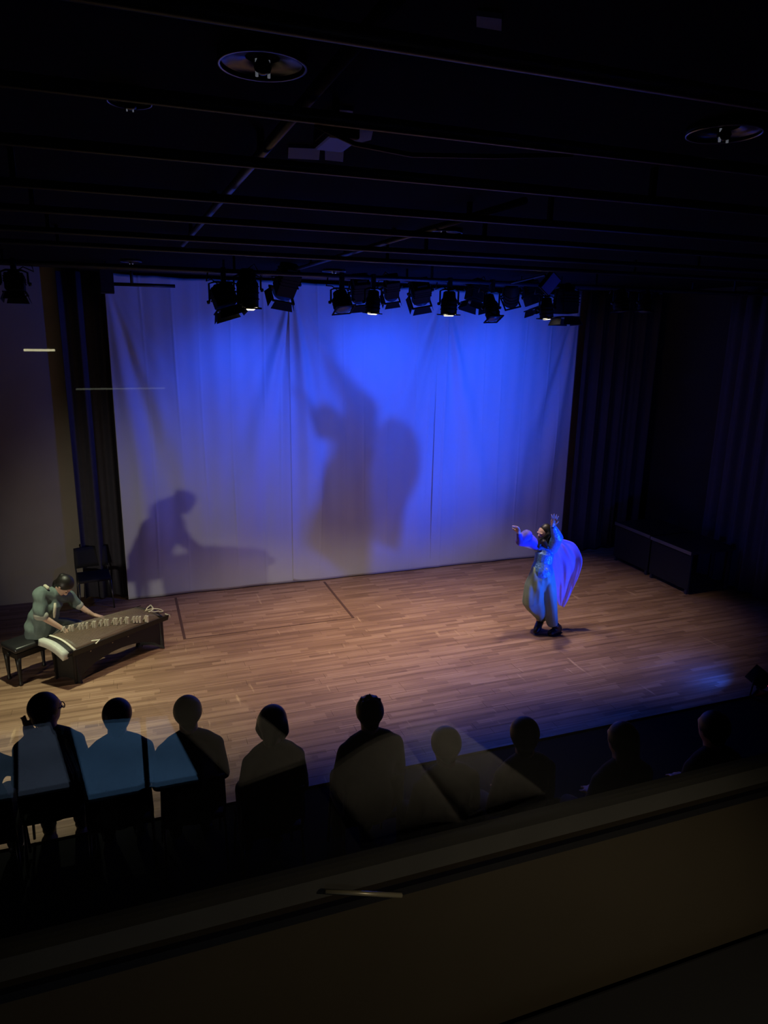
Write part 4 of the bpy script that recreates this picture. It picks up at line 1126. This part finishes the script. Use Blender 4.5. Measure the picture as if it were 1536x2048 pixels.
def flat_display(pts, label, m):
    P = [desk_at(x, y, ZD+0.018) for x, y in pts]
    c = sum(P, Vector())/len(P)
    t = empty('desk_display', (c.x, c.y, ZD), label, 'screen', 'displays on the booth desk')
    Q = [c+(p-c)*1.06 for p in P]
    bm = prism([(p.x, p.y) for p in Q], ZD, ZD+0.015); bmesh.ops.recalc_face_normals(bm, faces=bm.faces); obj('casing', bm, M_BLACK, t, world=True)
    bm = prism([(p.x, p.y) for p in P], ZD+0.0155, ZD+0.018); bmesh.ops.recalc_face_normals(bm, faces=bm.faces); obj('screen', bm, m, t, world=True)
flat_display([(140, 1452), (335, 1438), (396, 1556), (177, 1597)], 'larger glowing blue display mirrored in the window at lower left', screen_mat('screen_blue', (0.26, 0.60, 1.15), 0.62))
flat_display([(36, 1462), (104, 1450), (139, 1571), (36, 1590)], 'smaller dim grey-blue display mirrored at the lower left edge', screen_mat('screen_grey', (0.36, 0.48, 0.72), 0.55))
flat_display([(-60, 1475), (24, 1468), (26, 1592), (-60, 1605)], 'dim blue display cut by the left edge of the picture', screen_mat('screen_dim', (0.16, 0.27, 0.42), 0.7))
M_PAPER = mat('paper', (0.80, 0.77, 0.70), 0.8, 0, 0.04, 10)
o = sheet('paper_sheet', [(300, 1403), (470, 1392), (628, 1521), (481, 1574)], ZD, 0.002, M_PAPER, None)
tag(o, 'loose pale sheet of paper mirrored right of the blue display', 'paper')
bk = empty('open_booklet', desk_at(880, 1560), 'open booklet mirrored in the window at the lower middle', 'book')
P = [(640, 1560), (800, 1466), (925, 1640), (727, 1680)]
def page(name, pts, bulge_from):
    """page sheet: pts a,b,c,d with the spine between b and c (or a and d)"""
    a, b, c, d = [desk_at(x, y, ZD+0.01) for x, y in pts]
    bm = bmesh.new(); T, B = [], []
    n = 10
    for i in range(n+1):
        u = i/n; v = u if bulge_from == 'right' else 1-u
        h = 0.006+0.016*math.sin(math.pi*min(1, v*1.0))**0.7*(0.4+0.6*v)
        T.append([bm.verts.new((a.lerp(b, u).x, a.lerp(b, u).y, ZD+h)), bm.verts.new((d.lerp(c, u).x, d.lerp(c, u).y, ZD+h))])
        B.append([bm.verts.new((a.lerp(b, u).x, a.lerp(b, u).y, ZD)), bm.verts.new((d.lerp(c, u).x, d.lerp(c, u).y, ZD))])
    for i in range(n):
        bm.faces.new((T[i][0], T[i+1][0], T[i+1][1], T[i][1])); bm.faces.new((B[i][0], B[i][1], B[i+1][1], B[i+1][0]))
        bm.faces.new((T[i][0], B[i][0], B[i+1][0], T[i+1][0])); bm.faces.new((T[i+1][1], B[i+1][1], B[i][1], T[i][1]))
    bm.faces.new((T[0][0], T[0][1], B[0][1], B[0][0])); bm.faces.new((T[n][1], T[n][0], B[n][0], B[n][1]))
    bmesh.ops.recalc_face_normals(bm, faces=bm.faces)
    obj(name, bm, M_PAPER, bk, True, world=True)
page('page', [(640, 1556), (800, 1466), (925, 1640), (727, 1680)], 'right')
page('page', [(801, 1466), (902, 1443), (1092, 1583), (926, 1640)], 'left')
# gooseneck microphone and gooseneck lamp standing on the desk
def goose(base_px, pts, label, nm, rad, cat, box_=False):
    b = desk_at(*base_px); t = empty(nm, (b.x, b.y, ZD), label, cat)
    obj('base', lathe(bmesh.new(), [(0.022, 0), (0.022, 0.012), (0.008, 0.018)], 16), M_BLACK, t, True)
    P = [b+Vector((0, 0, 0.01))]
    for x, y, z in pts: P.append(desk_at(x, y, ZD+z))
    obj('neck', tube(bmesh.new(), P, rad, 8), M_BLACK, t, True, world=True)
    e = P[-1]; d = (P[-1]-P[-2]).normalized()
    obj('head', tube(bmesh.new(), [e-d*0.005, e+d*0.002, e+d*0.03, e+d*0.035], [0.004, rad*1.9, rad*1.9, 0.004], 10), M_BLACK, t, True, world=True)
goose((296, 1592), [(294, 1560, 0.03), (290, 1500, 0.08), (286, 1440, 0.12)], 'thin black gooseneck microphone mirrored over the blue display', 'gooseneck_microphone', 0.004, 'microphone')
goose((158, 1590), [(150, 1545, 0.03), (135, 1510, 0.07), (118, 1465, 0.10)], 'black gooseneck stand with a thick foot mirrored between the displays', 'gooseneck_stand', 0.0045, 'stand')
# small warm desk lamp over the booklet
lb = desk_at(1010, 1400); lp = Vector((lb.x+0.05, lb.y-0.03, ZD+0.50))
dl_ = empty('desk_lamp', (lb.x+0.25, lb.y-0.1, ZD), 'small black gooseneck desk lamp shining down on the booklet', 'lamp')
b0 = Vector((lb.x+0.25, lb.y-0.1, ZD)); tgt = desk_at(850, 1560)
dd = (tgt-lp).normalized()
obj('base', lathe(bmesh.new(), [(0.05, 0), (0.05, 0.015), (0.012, 0.022)], 20), M_BLACK, dl_, True)
obj('neck', tube(bmesh.new(), [b0+Vector((0, 0, 0.02)), b0+Vector((0.02, -0.02, 0.3)), b0+Vector((-0.06, -0.01, 0.52)), lp-dd*0.03], 0.006, 8), M_BLACK, dl_, True, world=True)
obj('shade', lathe(bmesh.new(), [(0.012, -0.04), (0.02, -0.03), (0.04, 0.03), (0.038, 0.03), (0.017, -0.028)], 20, aim(lp, dd) @ Matrix.Rotation(math.pi, 4, 'X')), M_BLACK, dl_, True, world=True)
l = bpy.data.lights.new('lamp_beam', 'SPOT'); l.energy = BOOTH_W; l.color = (1, 0.84, 0.62); l.spot_size = math.radians(100); l.spot_blend = 0.6; l.shadow_soft_size = 0.012
lo = bpy.data.objects.new('lamp_beam', l); C.objects.link(lo); lo.parent = dl_
lo.matrix_local = Matrix.Translation(-dl_.location) @ aim(lp+dd*0.004, dd)
# little tube lamps on the booth's rear wall: their glints float in the window
M_TUBE = mat('tube_glow', (1, 1, 0.9), 0.3, emit=(1.0, 0.92, 0.55), estr=6.0)
M_TUBE2 = mat('strip_glow', (1, 1, 0.9), 0.3, emit=(0.9, 0.95, 0.75), estr=0.55)
def rear_tube(xa, xb, y, r, m, label):
    a, b = mirror(on_y(xa, y, 2*YG+2.32)), mirror(on_y(xb, y+1, 2*YG+2.32)); b.z = a.z
    t = empty('rear_wall_tube', ((a.x+b.x)/2, -2.4, a.z), label, 'lamp', 'glints of lamps on the booth rear wall')
    obj('holder', box(bmesh.new(), (min(a.x, b.x)-0.01, -2.4, a.z-0.012), (max(a.x, b.x)+0.01, -2.345, a.z+0.012)), M_BLACK, t, world=True)
    obj('tube', tube(bmesh.new(), [a+Vector((0, 0.015, 0)), b+Vector((0, 0.015, 0))], r, 8), m, t, True, world=True)
rear_tube(48, 110, 700, 0.0045, M_TUBE, 'short bright tube lamp mirrored on the grey wall at the left')
rear_tube(152, 330, 778, 0.0035, M_TUBE2, 'thin faint strip lamp mirrored across the left cloth edge')
# pale bar put in for a tube's reflected glint on the panel
a, b = on_y(650, 1783, YG-0.0125), on_y(803, 1791, YG-0.0125)
o = obj('panel_glint', tube(bmesh.new(), [a, b], 0.0022, 6), mat('pale_glint', (0.30, 0.27, 0.18), 0.35, 0.4), None, True, world=True)
tag(o, 'thin pale bar shaped as a tube glint on the brown panel under the window', 'strip')

bpy.context.view_layer.update()
print('objects', len(bpy.data.objects), 'tris', sum(len(o.data.polygons) for o in bpy.data.objects if o.type == 'MESH')*2)
